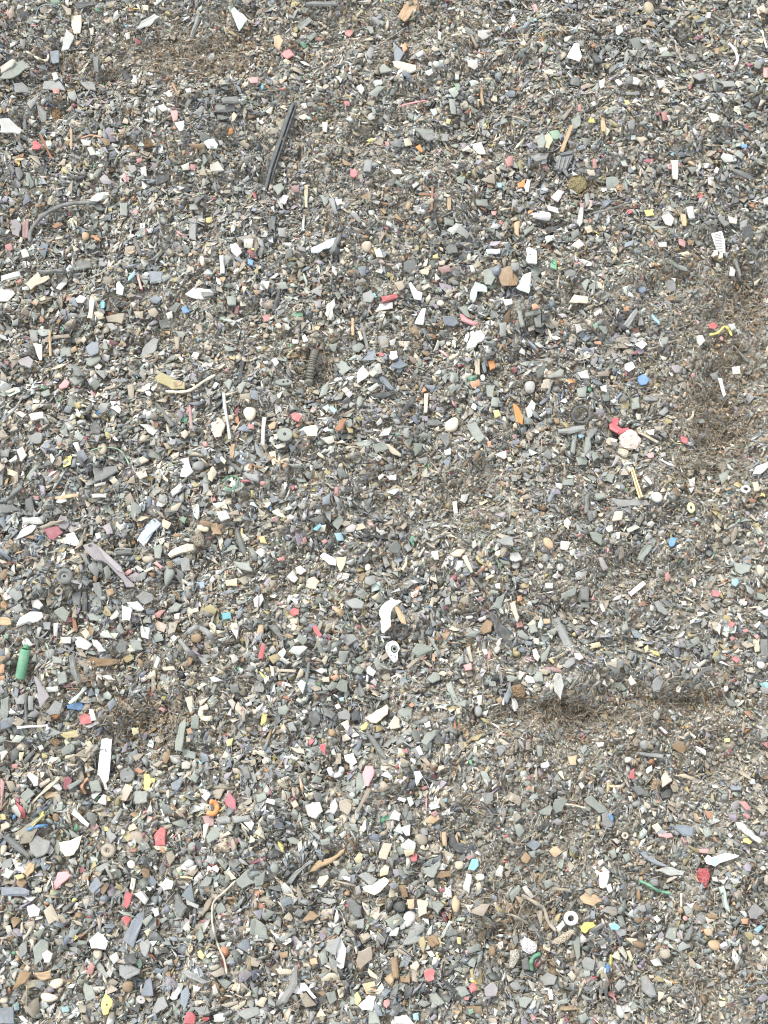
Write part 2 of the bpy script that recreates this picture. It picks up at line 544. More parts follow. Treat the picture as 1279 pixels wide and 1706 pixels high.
TILES[(425, 0)] = """
F tn 745,5 805,0 800,40 740,108 702,85 # large tan square-cornered board chip at the top edge
F gg 205,125 265,80 285,100 225,155
F rd 442,145 470,138 485,160 465,180 445,170
F pk 130,262 175,240 195,272 160,292 # pink rectangular chip in the upper middle
F tn 88,180 120,168 140,200 120,250 95,230
F cr 133,300 150,288 178,305 160,322
F or 722,220 745,208 755,240 735,262
F bg 680,205 737,262 715,305 690,300
F cr 678,305 700,300 795,325 798,355 760,360 690,330 # cream bone-shaped strip in the upper middle
F gg 613,335 640,312 682,350 620,360
F mt 580,400 625,392 632,412 595,430
F gg 562,470 605,425 648,425 600,480
F wh 500,430 525,415 540,440 525,470
F wh 1103,150 1160,145 1180,170 1130,195 1105,178
F wh 905,100 918,115 915,142 900,135
F gg 1015,140 1055,135 1090,165 1060,180
F wh 1052,295 1100,293 1105,330 1088,345 1055,325
F lg 905,150 925,160 920,198 905,190
F gy 568,85 605,82 632,110 610,130
F gy 550,130 580,130 590,160 570,168
B bk 192,505 208,512 205,545 60,1000 25,995 30,960 # ~skip
F wh 225,515 250,508 258,535 240,540
F wh 330,605 358,602 355,655 335,650
F rd 437,500 470,500 468,525 445,522
F gn 985,415 1010,412 1018,440 995,455
F mt 955,445 990,430 1010,460 985,485
F gg 958,490 990,490 995,568 972,565
F mt 865,540 900,535 905,560 885,575
F mt 1060,400 1090,395 1115,410 1070,430
W 10 pk 720,525 780,510 850,498 # thin pink strip in the upper middle
S tn 1112,430 1128,430 1138,520 1128,522
F wh 1078,710 1120,700 1142,760 1110,762 1078,735 # white thimble-like chip right of the upper middle
F gy 805,655 900,660 905,690 860,698
F gy 912,660 960,662 958,698 925,698
F rd 640,700 660,698 665,718 645,722
F dg 665,700 735,685 720,730 680,725
F be 735,685 765,680 780,715 745,725
F rd 470,840 500,836 508,860 490,880 472,872 # small red hooked scrap in the upper middle
F wh 668,840 720,838 730,858 690,862
F gy 540,790 580,790 570,850 535,850
F wh 970,810 1010,815 1000,835
F wh 770,905 810,890 812,910 785,930
F dg 660,890 705,870 705,895 670,925
F gg 80,925 130,905 145,930 110,968
F mr 177,920 215,918 218,955 185,950
S cr 243,915 260,912 258,1028 245,1025
S rb 873,925 884,925 880,1040 870,1040
S tn 952,970 968,970 970,1040 956,1042
S rb 815,955 870,960 868,970 815,968
F gg 315,965 360,955 362,1000 345,1020
F gy 362,985 385,975 410,1055 390,1062
F gy 468,1060 500,1050 528,1095 512,1105
F wh 395,985 430,982 432,1010 405,1020
F gg 1095,985 1150,985 1160,1020 1100,1015
G gg 1210,1070 1240,1070 1240,1090 1215,1095
F sp 278,1225 370,1178 412,1172 385,1215 320,1248 280,1250 # white blue-speckled leaf-shaped plastic shard
B dg 412,1158 430,1158 400,1240 375,1258 365,1240
F gy 210,1215 245,1225 255,1250 215,1235
F gy 1010,1110 1065,1160 1050,1185 1000,1150
F gg 935,1075 985,1075 985,1120 940,1115
F mt 950,1140 990,1110 1030,1110 980,1165
F dg 940,1230 990,1190 1005,1250 960,1260
G be 520,1210 550,1190 580,1200 575,1245 540,1255
F wh 590,1235 615,1228 635,1275 600,1275
F pk 1170,1045 1195,1045 1195,1065 1175,1065
F lb 1200,905 1225,905 1222,928 1203,925
F sp 1145,1235 1215,1230 1215,1255 1150,1258
F rd 1240,790 1260,770 1279,775 1279,820 1250,825
F yl 880,1265 905,1255 912,1279 880,1279
F lg 1110,390 1130,385 1130,410
F gy 545,265 575,225 590,235 575,290
F lg 985,345 1010,345 1010,388 992,388
G mt 878,302 910,302 915,330 885,335
B dg 410,25 250,25 250,8 400,0
F gg 780,630 880,640 890,690 840,680
F yl 950,585 972,590 965,615 945,610
F lg 235,1055 245,1060 240,1140 228,1130
F dg 55,1060 105,1065 100,1140 65,1120
F gy 110,1130 150,1125 155,1175 120,1170
F lb 1235,1230 1255,1225 1262,1245
F wh 505,5 560,0 555,8
S wg 180,20 230,45 220,60 
"""
TILES[(849, 0)] = """
F wh 322,210 345,215 357,280 345,303 282,282 300,245 # large bright white shield-shaped chip near the top right
F gy 320,200 368,195 370,230 345,225
F wh 527,130 555,120 562,155 540,175 525,165
F gg 590,195 635,183 680,205 672,240 650,252 615,240 # dark grey rounded shell fragment near the top right
G cr 665,15 690,0 720,35 705,75 680,60
F pk 103,25 130,15 140,45 120,55
F gy 448,250 480,225 490,240 445,290
B bk 400,265 430,258 450,295 480,300 430,310
F dg 305,380 350,378 345,425 300,415
F wh 585,382 620,378 648,395 635,418 590,405
F wh 520,395 540,388 558,412 540,422
F gg 405,440 440,395 445,430 430,480
F wh 440,400 470,388 470,430 450,440
F lg 730,395 770,390 770,425 745,435
F gy 570,455 640,452 645,470 580,472
F yl 568,495 590,492 598,515 575,520
F dg 490,340 560,298 520,345 490,365
F gy 850,260 930,268 925,300 880,290
F wh 740,235 780,232 782,258 750,262
F dg 935,205 950,215 955,290 940,285
B dg 805,300 840,350 830,365 800,330
F br 1010,240 1040,235 1035,270 1018,265
W 16 wh 1085,215 1110,240 1130,290 1115,325 # white curved prong tipped with maroon near the top right
F mr 1095,325 1115,318 1118,348 1100,350
F pk 1255,335 1279,335 1279,385 1258,382
F gy 905,370 960,358 975,385 940,400
F gy 1045,400 1110,400 1120,425 1060,430
F rd 335,520 350,513 358,550 338,550
F rd 750,555 775,550 790,590 760,600
F wh 1035,570 1042,572 1038,598 1030,596
S tn 298,618 315,622 265,755 245,752 # long tan wood splinter beside green twisted film
F gn 195,650 240,643 258,668 235,690 210,685
F cr 172,670 195,660 215,690 195,740 175,730
S tn 445,570 470,590 475,650 455,650
S wg 262,580 300,530 315,540 270,595
F gg 305,590 355,560 350,620 315,640
F gg 130,690 165,655 180,700 170,730 140,735
F gy 100,780 150,755 195,760 180,790 130,800
F gg 355,680 410,685 405,712 375,722
F be 620,680 665,675 685,690 650,712
F gy 580,600 620,590 618,640 590,640
F lg 600,670 625,670 625,690 602,692
F lb 800,760 825,735 830,745 808,770
F bl 1145,715 1175,713 1178,730 1150,732 # little bright blue rectangle near the right edge
F gy 865,745 900,720 930,750 920,775 880,770
F rd 408,790 425,782 432,830 412,835
F pk 780,815 805,808 808,835 788,838
F wh 800,790 840,790 835,890 812,885 805,840
F wh 1010,850 1025,825 1038,835 1030,860
F dg 1100,840 1120,835 1210,875 1205,895 1140,870
F mt 545,795 575,790 588,820 560,820
F gg 478,880 530,875 550,900 520,940 485,945
F or 40,905 80,885 75,925 45,932 # orange-red torn scrap beside a white blade
F lg 85,885 102,890 95,950 78,950 72,920
C ol 285,900 310,870 375,865 385,930 340,960 290,935 # fuzzy olive brown tuft
F wh 205,975 240,935 275,945 240,1000
F lg 175,1010 240,1030 245,1055 190,1040
F gy 370,960 395,955 400,1000 375,1030
F wh 118,1050 170,1055 172,1100 120,1075 # ~skip
F mr 345,1000 372,1005 370,1028 350,1025
F lg 330,1100 350,1020 365,1025 360,1100 345,1120
F lg 875,1025 912,1020 920,1080 890,1080
F wh 750,1070 790,1055 815,1080 800,1120 770,1110
F yl 665,1040 710,1035 715,1065 680,1070 # small yellow rounded block right of centre top
S tn 845,1058 872,1060 875,1118 855,1118
F wh 305,1215 345,1183 370,1210 340,1235
F cr 372,1125 405,1115 412,1145 385,1155
F mt 175,1170 220,1160 225,1180 180,1205
F wh 735,1200 778,1198 780,1222 740,1222
F gg 65,1140 115,1110 125,1125 75,1165
F tn 25,1100 50,1095 45,1175 25,1150
F pk 835,1175 875,1195 870,1225 840,1210
F br 880,1185 915,1190 912,1215 885,1215
F gy 1140,1100 1180,1080 1175,1130 1145,1140
B bk 1150,1125 1190,1110 1215,1165 1195,1200 1155,1190
F dg 300,1150 340,1130 345,1160 310,1190
W 12 dg 400,1060 500,1035 600,1000 
F wh 1085,1070 1130,1085 1125,1110 1090,1100
F bk 160,1145 190,1120 245,1115 240,1140 190,1160
W 10 wg 10,575 60,590 100,605
F bk 800,170 850,210 930,190 860,240
F wh 975,60 995,58 995,85 975,88
W 16 dg 1000,75 1050,105 1090,135
F wh 1090,90 1115,125 1105,138
W 12 wh 1250,150 1262,200 1275,240
F gg 1110,760 1130,740 1160,760 1150,790
F dg 235,815 265,780 300,770 270,840 240,860 
F be 375,840 420,840 425,870 395,870
"""
TILES[(0, 425)] = """
F be 125,140 190,85 200,110 240,95 245,112 150,170 # cream bracket-shaped profile scrap at upper left
F wh 0,165 55,165 75,190 40,228 0,230
B lg 0,100 95,75 100,105 0,135
B dg 170,72 315,62 312,85 200,92
F lg 275,165 320,105 335,118 330,140 300,175
F wh 370,215 395,195 428,212 410,235 380,235
F wh 575,140 590,128 615,160 605,200 575,190 # white rounded-edged flake at upper left
S cr 450,195 475,190 455,315 430,310 # upright cream stick at upper left
F wh 915,195 960,157 1040,170 1062,195 1030,220 960,213 # large cream white fin-shaped shard at left
F lb 635,105 668,70 665,100 630,132
S pk 668,82 685,92 705,170 693,168
B bg 732,78 805,75 805,130 740,138
F gg 800,105 830,88 850,105 810,135
F bg 722,225 770,195 800,215 775,240
F dg 830,270 870,230 898,238 868,285
F bl 895,262 915,248 940,280 910,290 # bright blue folded chip at left
F bl 1225,15 1255,25 1250,52 1225,42 # small bright blue chip at upper left of centre
F rd 1165,255 1185,248 1182,285 1160,288
F gn 1085,308 1115,303 1115,322 1088,325
F wh 820,290 850,275 855,310 830,318
F gg 1120,205 1170,195 1170,245 1130,245
F cr 730,275 765,258 785,285 765,310 740,300
F wh 350,40 360,60 360,5
F wg 660,280 710,275 710,315 670,310
F dg 370,55 385,20 450,30 450,62 400,75
F wg 520,300 615,285 600,340 530,330
F gy 525,335 555,335 580,360 550,372
F dg 785,320 850,310 840,360 800,370
F wg 258,395 340,388 350,405 265,415
F gy 140,370 185,370 190,420 155,430
S tn 240,370 252,372 255,500 243,500
F wh 160,437 212,440 208,520 195,522 # white downward-pointing triangle at left
F pu 85,525 140,500 165,520 150,560 100,545
F gg 296,465 350,455 355,500 300,500
F bg 422,455 455,428 490,432 485,485 450,500 430,480
F gg 425,510 490,485 500,515 450,550 425,540
F wh 460,550 485,532 505,550 490,568
F gy 720,440 760,405 788,415 765,480 710,530 698,490 # grey curved claw-like flake at left
F pk 290,645 320,612 345,630 330,655 295,665 # salmon pink chip at left
F gg 340,605 400,600 415,620 370,645 
F ol 765,605 800,580 850,610 915,630 915,665 850,665 780,630 # large olive translucent folded flake at left
W 15 cr 820,675 900,678 950,665 1010,625 1065,595 # long cream curved sprue rod
F wh 700,655 715,645 750,680 745,697 725,690
F wg 632,640 655,632 665,660 660,710 635,700
F gg 200,680 240,660 250,690 215,700
W 12 gy 35,800 75,760 110,705
F wh 545,755 580,740 600,765 590,785
F wh 75,780 100,772 130,790 110,805
F wh 140,785 210,775 215,805 155,818
F bk 425,870 470,815 505,855 498,888 430,888 # dark slate heart-shaped flake at left
F gy 135,900 175,878 210,885 200,930 150,940
F lg 690,840 740,835 785,865 760,895
F gg 700,960 750,960 815,995 790,1020 720,990
G cr 480,940 515,925 535,955 515,990 485,980
F wh 80,965 110,948 132,990 105,1025 # white jagged crumpled flake at left edge
F wh 40,1020 80,990 85,1010 50,1028
F wh 360,930 385,925 402,970 385,980
B dg 762,725 785,735 865,840 845,845
S mr 930,750 945,755 955,860 940,865
F cr 1045,830 1080,800 1115,840 1095,895 1060,900
S lg 1100,680 1115,680 1145,910 1130,912 # long pale upright sliver at left of centre
F cr 1100,800 1150,790 1155,810 1110,830
G cr 1200,765 1235,742 1270,760 1262,800 1235,825 1210,800 # cream rounded triangular pebble-like piece
F rd 1228,840 1255,838 1260,860 1235,860
F be 885,885 915,862 940,880 915,910
G gg 985,830 1030,..
B bk 1208,442 1225,445 1195,625 1168,630 1185,520
F gg 1105,630 1130,610 1150,620 1135,668
F gg 1170,650 1205,625 1215,640 1190,690
F wg 1185,690 1235,685 1245,715 1190,715
F bg 1235,665 1279,675 1279,720 1245,710
G rd 1000,925 1025,920 1030,945 1008,955
F cr 22,1048 85,1075 80,1100 35,1085
B gy 0,1030 15,1035 12,1140 0,1150
B dg 50,1180 100,1125 110,1150 15,1230
B gg 125,1100 195,1010 205,1030 150,1120
S tn 215,1205 380,1180 385,1195 290,1212
F wh 275,1225 320,1168 328,1220 300,1230 # white triangular tooth-like shard at left
B dg 120,1210 155,1195 165,1279 120,1279
F mr 160,1190 195,1192 190,1215 165,1210
F gy 0,960 50,955 40,1000 0,1000
F dg 455,1050 580,1045 585,1070 470,1125 # dark rumpled flake at left
F wh 530,1095 570,1095 560,1125 540,1120
W 8 gn 445,970 500,955 580,960 620,1000 640,1040
F gy 465,890 500,890 480,930
F wh 885,1010 935,1000 940,1040 910,1060 
F wh 895,1060 940,1035 955,1070 920,1100 890,1095 # white fluffy torn flake at left of centre
F wh 1040,1015 1070,1020 1065,1045
B dg 1125,1005 1200,1060 1190,1080 1130,1030
B gy 1195,1075 1279,1085 1279,1120 1230,1110
W 8 gn 1100,1120 1140,1095 1180,1110 1150,1160 1110,1150 # tangled green thread left of centre
G gy 950,1030 990,1015 1025,1030 1010,1065 960,1065
F gy 1000,1130 1030,1130 1040,1170 1010,1185
F wh 465,1135 525,1120 525,1135 470,1148
S tn 1145,935 1165,935 1155,1005 1138,1005
F be 670,1075 715,1062 730,1095 690,1110
F lg 450,1180 530,1178 525,1200 455,1200
F dg 0,1235 60,1235 100,1265 0,1279
F be 1025,1080 1055,1045 1075,1075 1050,1125 1030,1110
F rd 1040,1198 1065,1190 1070,1215 1045,1222
F wh 1050,1230 1090,1222 1110,1240 1075,1260
F cr 940,640 965,638 970,660
F gg 865,380 905,372 922,395 890,410
B wg 860,400 888,408 880,465 865,460
F bg 1160,10 1180,5 1215,35 1190,40
S lg 1085,0 1108,0 1112,90 1090,92
G cr 985,5 1010,0 1015,50 995,55
F gy 155,..
"""
TILES[(425, 425)] = """
F br 1200,65 1279,55 1279,150 1225,155 1205,110 # large rusty brown board chip right of centre top
F gg 1130,75 1170,70 1190,110 1170,150 1138,145
F mt 1070,170 1090,130 1150,155 1150,185 1100,180 1090,225 1062,220 # pale grey-green bent flake with lobes
F dg 735,35 790,20 810,65 770,95 735,75
F mr 905,60 960,48 972,80 925,90
F cr 812,75 840,65 862,78 855,98 820,92
F wh 1060,50 1080,50 1090,80 1070,85
F bg 508,60 550,52 550,100 525,105
F wh 760,135 775,130 805,175 830,185 825,220 790,215 # white notched arrow-shaped scrap near the middle top
B rd 625,205 705,190 712,210 632,235 # ridged maroon bar near the middle top
F wh 615,240 680,232 680,262 640,270 600,280
F gy 530,190 575,170 590,205 575,235 535,230
F gg 385,185 415,178 430,205 412,222
F lg 360,240 392,215 400,250 360,310 345,290
B bk 115,165 130,170 98,285 80,280
F gg 100,140 150,130 165,165 130,170
F wh 825,265 845,262 832,345 788,340 # blocky white fragment with flutes near the middle
G cr 900,225 925,218 940,240 920,252 900,245
F wh 820,155 860,140 868,155 835,175
F bg 930,305 985,298 1010,335 985,355 940,345 
F gg 1000,255 1050,250 1070,310 1040,300
B pk 1012,290 1030,290 1070,320 1115,335 1110,355 1060,340 1020,325 # dusty pink strip right of the middle
F wh 1225,220 1270,215 1275,240 1240,252
F gy 1210,335 1245,330 1245,400 1215,405
F gy 605,400 650,400 660,450 625,460
F lg 485,305 495,310 490,..
B gy 515,335 530,335 565,470 550,475
F wh 668,475 700,472 708,505 680,518 665,510 # small white square chip near the middle
F bg 670,545 720,515 760,545 720,562 675,560
F wh 885,470 905,418 920,430 905,470 870,485
F mt 915,430 940,418 940,440 920,452
S tn 475,310 490,310 490,395 478,395
F cr 505,375 518,372 535,410 520,420
F wh 230,400 245,390 262,420 240,432
F wh 180,415 215,418 210,440 185,440
F gg 480,450 520,432 545,450 515,480 485,475
F gg 392,530 430,520 480,560 420,600 410,570
F gg 360,445 410,432 395,480 375,470
F wh 505,580 535,545 565,590 545,610 505,640
F wh 425,665 450,650 485,685 465,708
F lg 555,660 605,630 620,645 575,675
B bg 615,590 640,595 695,660 680,668 620,620
S be 1085,490 1100,475 1115,520 1115,590 1095,590 1085,540 # ribbed beige almond-shaped piece right of the middle
G wh 1112,595 1135,588 1142,615 1122,628
F bg 1122,535 1140,520 1148,575 1135,585
F or 1155,525 1185,515 1190,560 1165,570 # orange curved nub right of the middle
F or 1065,625 1110,615 1118,645 1075,660
F gg 960,580 1000,585 1010,625 985,635
F gg 955,650 990,635 1000,665 970,690
F or 818,655 838,648 848,672 828,682
S cr 838,685 860,682 852,780 835,778 # upright cream ribbed stick near the middle
B bk 770,705 800,690 790,730 720,800 700,790
B bk 560,690 690,670 700,690 640,715 570,710
F cr 245,850 300,838 315,860 305,895 260,895 245,875 # cream peaked chip near the middle
F wh 325,905 385,892 395,925 365,938
F rd 172,785 195,775 235,795 215,822 180,808 # pinkish red pentagonal chip left of the middle
G gg 505,700 530,695 535,730 515,755 498,735
F mt 332,755 360,735 370,755 355,778
F lb 360,755 380,745 405,765 390,788
F wh 330,815 350,800 362,815 350,838
G cr 935,830 990,795 1012,815 1000,860 955,870 938,855 # smooth pale cream oval near the centre
F dg 850,815 905,812 935,835 900,845 850,845
F dg 905,895 965,875 965,925 945,955
F gg 1045,840 1095,825 1140,900 1110,930 1070,880
F yl 1178,770 1205,765 1218,795 1185,808
F wh 935,965 968,955 970,985 940,990
F wh 1190,985 1245,965 1248,1000 1235,1010
F or 1150,925 1170,920 1170,950 1155,955
S lg 35,800 55,800 45,940 30,938 # white upright stick left of the middle
F cr 68,975 100,970 112,1030 85,1040
F wh 90,945 150,925 150,945 110,960
S rb 395,855 430,805 455,810 430,860 410,870
S wg 430,790 490,755 495,765 440,805
G cr 300,985 318,972 345,1000 335,1010 
F gg 580,935 640,925 660,960 600,985
F be 640,935 665,935 725,985 720,1000 680,985
F gy 800,1010 850,1000 855,1035 815,1035
F dg 405,1055 430,1050 460,1100 415,1105
F dg 535,1210 580,1200 560,1265
F wh 975,1220 1000,1215 1005,1279 985,1279
F lg 1015,1215 1020,1185 1065,1180 1040,1230
F bg 335,1200 370,1180 375,1230 330,1240
F rd 395,1150 415,1148 412,1195 390,1200
F dg 340,1190 400,1165 380,1195
F bl 215,..
F pu 290,225 325,220 328,258 300,262
F wg 685,135 730,125 738,160 710,175
G ol 680,..
F gg 1140,645 1190,640 1180,705 1150,700
F gg 1175,700 1210,705 1205,750 1170,745
F gy 735,860 765,855 760,905 735,900
F lg 75,520 100,505 118,530 98,555
F gg 330,650 365,620 355,690 315,705
F dg 640,1040 680,1030 685,1060 645,1068
F wh 650,1095 700,1085 700,1115 665,1115
W 8 dg 740,480 760,560 810,600 880,615 # thin dark curved wire near the middle
F gy 1200,..
F yl 25,550 50,..
F wh 1110,600 1130,590 
G rd 18,1120 50,1118 50,1138 25,1142
F rd 30,300 75,290 80,315 45,330
G cr 95,340 125,335 130,358 105,362
"""
TILES[(849, 425)] = """
F mt 65,98 110,80 105,130 95,190 30,160 50,140 # large pale mint flared flake right of centre top
F br 0,60 45,120 35,150 0,155
F gg 105,70 130,42 165,68 130,115
F gy 5,40 40,35 50,65 25,78 8,70
F bl 638,162 670,153 680,175 655,188 640,180
F gy 765,100 825,115 825,175 790,188 770,160
F wh 800,112 825,115 820,135
B gg 760,0 880,60 885,80 830,60 770,20
F wh 1095,55 1120,75 1115,105 1090,100
B gy 1110,10 1130,20 1150,100 1140,115
F rd 985,345 1010,330 1032,350 1015,368 990,362 # crimson chip beside a yellow bent strip
W 14 yl 990,395 1030,385 1065,355 1085,370 1100,400 # yellow bent strip near the right edge
F lg 1080,345 1115,335 1125,365 1100,375
G pk 1035,405 1055,400 1062,422 1048,428
F wh 920,400 955,395 972,425 940,452 930,430
F wh 620,440 655,420 685,440 655,465 # white angular chip at right
F wh 320,340 345,338 365,370 330,388
F wh 610,395 640,382 652,395 630,408
F wh 238,290 270,290 290,305 260,312
F cr 295,235 320,195 385,205 395,215 385,240 # cream stepped block right of centre
B gg 30,235 55,235 75,345 55,355
B gg 75,285 150,270 160,285 80,305
F gg 120,310 155,290 160,355 130,355
F or 110,245 130,238 155,260 115,270
F or 560,255 590,250 595,275 570,280
B gy 565,345 630,260 640,280 590,360
F pu 635,310 655,305 665,345 640,350
B lb 705,285 745,330 740,345 700,305
F gn 410,345 435,330 442,355 420,368
F gg 440,350 480,350 485,390 465,390
F gg 745,410 785,405 780,440 755,445
F wh 90,360 120,345 125,370 95,378
B bg 85,410 130,450 135,470 90,430
F gg 185,600 250,560 270,570 260,600 200,610
F gy 235,..
B be 165,620 205,612 200,665 155,660 # small ribbed beige comb fragment at right
B gy 205,615 218,620 195,690 180,690
F wh 567,540 605,525 622,555 590,578 570,568 # white flat chip above the blue nugget
F bl 635,600 662,588 692,610 678,640 650,645 632,625 # bright blue rounded nugget at right
F bl 525,705 550,680 562,685 530,715
F wh 500,720 530,705 540,720 515,735
F wh 335,580 385,568 398,610 355,610
F gg 330,660 382,645 378,700 335,700
F gg 600,710 640,700 645,755 605,765
F gy 735,780 780,735 788,770 765,795
F gy 660,700 740,700 735,720 665,720
G lg 75,625 125,620 130,665 110,690 75,680
F wh 80,760 110,715 130,735 110,800 90,810
F lg 145,795 195,755 205,765 155,802
F wh 450,650 480,642 485,680 455,670
F gg 455,690 490,675 495,720 470,725
S or 18,735 35,740 68,800 65,840 35,825 # golden yellow tapering shard at right of centre
B gy 238,860 370,840 375,865 300,882 245,880 # long grey curved bar right of centre
B gy 320,880 340,880 325,985 305,975
B gy 380,870 425,850 440,862 410,905 390,905 
B gg 375,900 402,895 400,960 375,1000 360,970
R dg 355,790 50 0.75 # dark half-buried round gasket ring
F lb 340,890 360,882 372,898 350,908
F gg 400,965 430,975 445,1000 415,1020
F gg 330,1000 380,1000 385,1035 340,1040
F dg 155,990 185,965 210,970 205,1010
G cr 655,905 655,905 655,905
S be 650,875 735,920 730,932 645,885
F wh 670,870 718,860 715,892 690,890
F wh 735,1005 800,1030 825,1045 790,1040
F rd 845,890 885,905 880,932 850,920 # red tube-ended scrap at right
W 6 yl 800,910 820,930 850,935
F rd 900,590 920,585 922,605 905,610
F pu 800,550 840,540 850,575 820,582
F gy 990,590 1035,575 1035,620 1005,620
F wh 1030,605 1052,608 1072,690 1060,702 # white long upright tapered piece at right
F wh 1100,555 1142,548 1145,590 1105,592
F wh 1155,..
F dg 1085,430 1110,440 1190,525 1175,535
F lg 1200,1085 1220,1045 1279,1020 1279,1050 1240,1085 # pale beige crescent chip at the right edge
S wh 595,1055 610,1050 660,1200 645,1205 # ~skip
F be 885,1065 915,1060 912,1090 885,1090
F wh 890,1110 920,1100 918,1145 895,1150
F wh 885,1155 915,1150 900,1178
F gg 1035,1090 1085,1065 1080,1110 1050,1140
F be 1200,1125 1230,1120 1240,1165 1210,1170
G lg 690,1185 730,1165 760,1190 750,1220 715,1225
F gg 265,1110 315,1105 320,1140 265,1140
F bg 185,1215 215,1145 235,1160 200,1225
F lg 225,1125 262,1135 255,1160 230,1150
F wh 500,1050 530,990 550,1000 520,1045
F gy 605,985 640,975 625,1030
F gg 465,1080 520,1080 510,1130 470,1115
B bk 460,970 490,960 500,1000 470,1005
F gy 500,1210 680,1215 700,1240 540,1250
B dg 375,1200 400,1170 395,1279 375,1279
B gg 420,1180 470,1175 480,1200 430,1210
F wh 580,935 590,..
F wh 625,785 650,785 650,815 632,815
F pk 675,985 710,975 715,1000 690,1005
F wh 745,980 770,975 775,995 750,1000
G br 215,810 245,808 250,835 225,835
G be 445,830 445,830 445,830
W 12 be 880,820 905,800 910,770
F or 415,430 450,425 455,445 425,442
F mr 10,890 35,888 35,910 15,910
F cr 210,950 225,955 222,975
"""
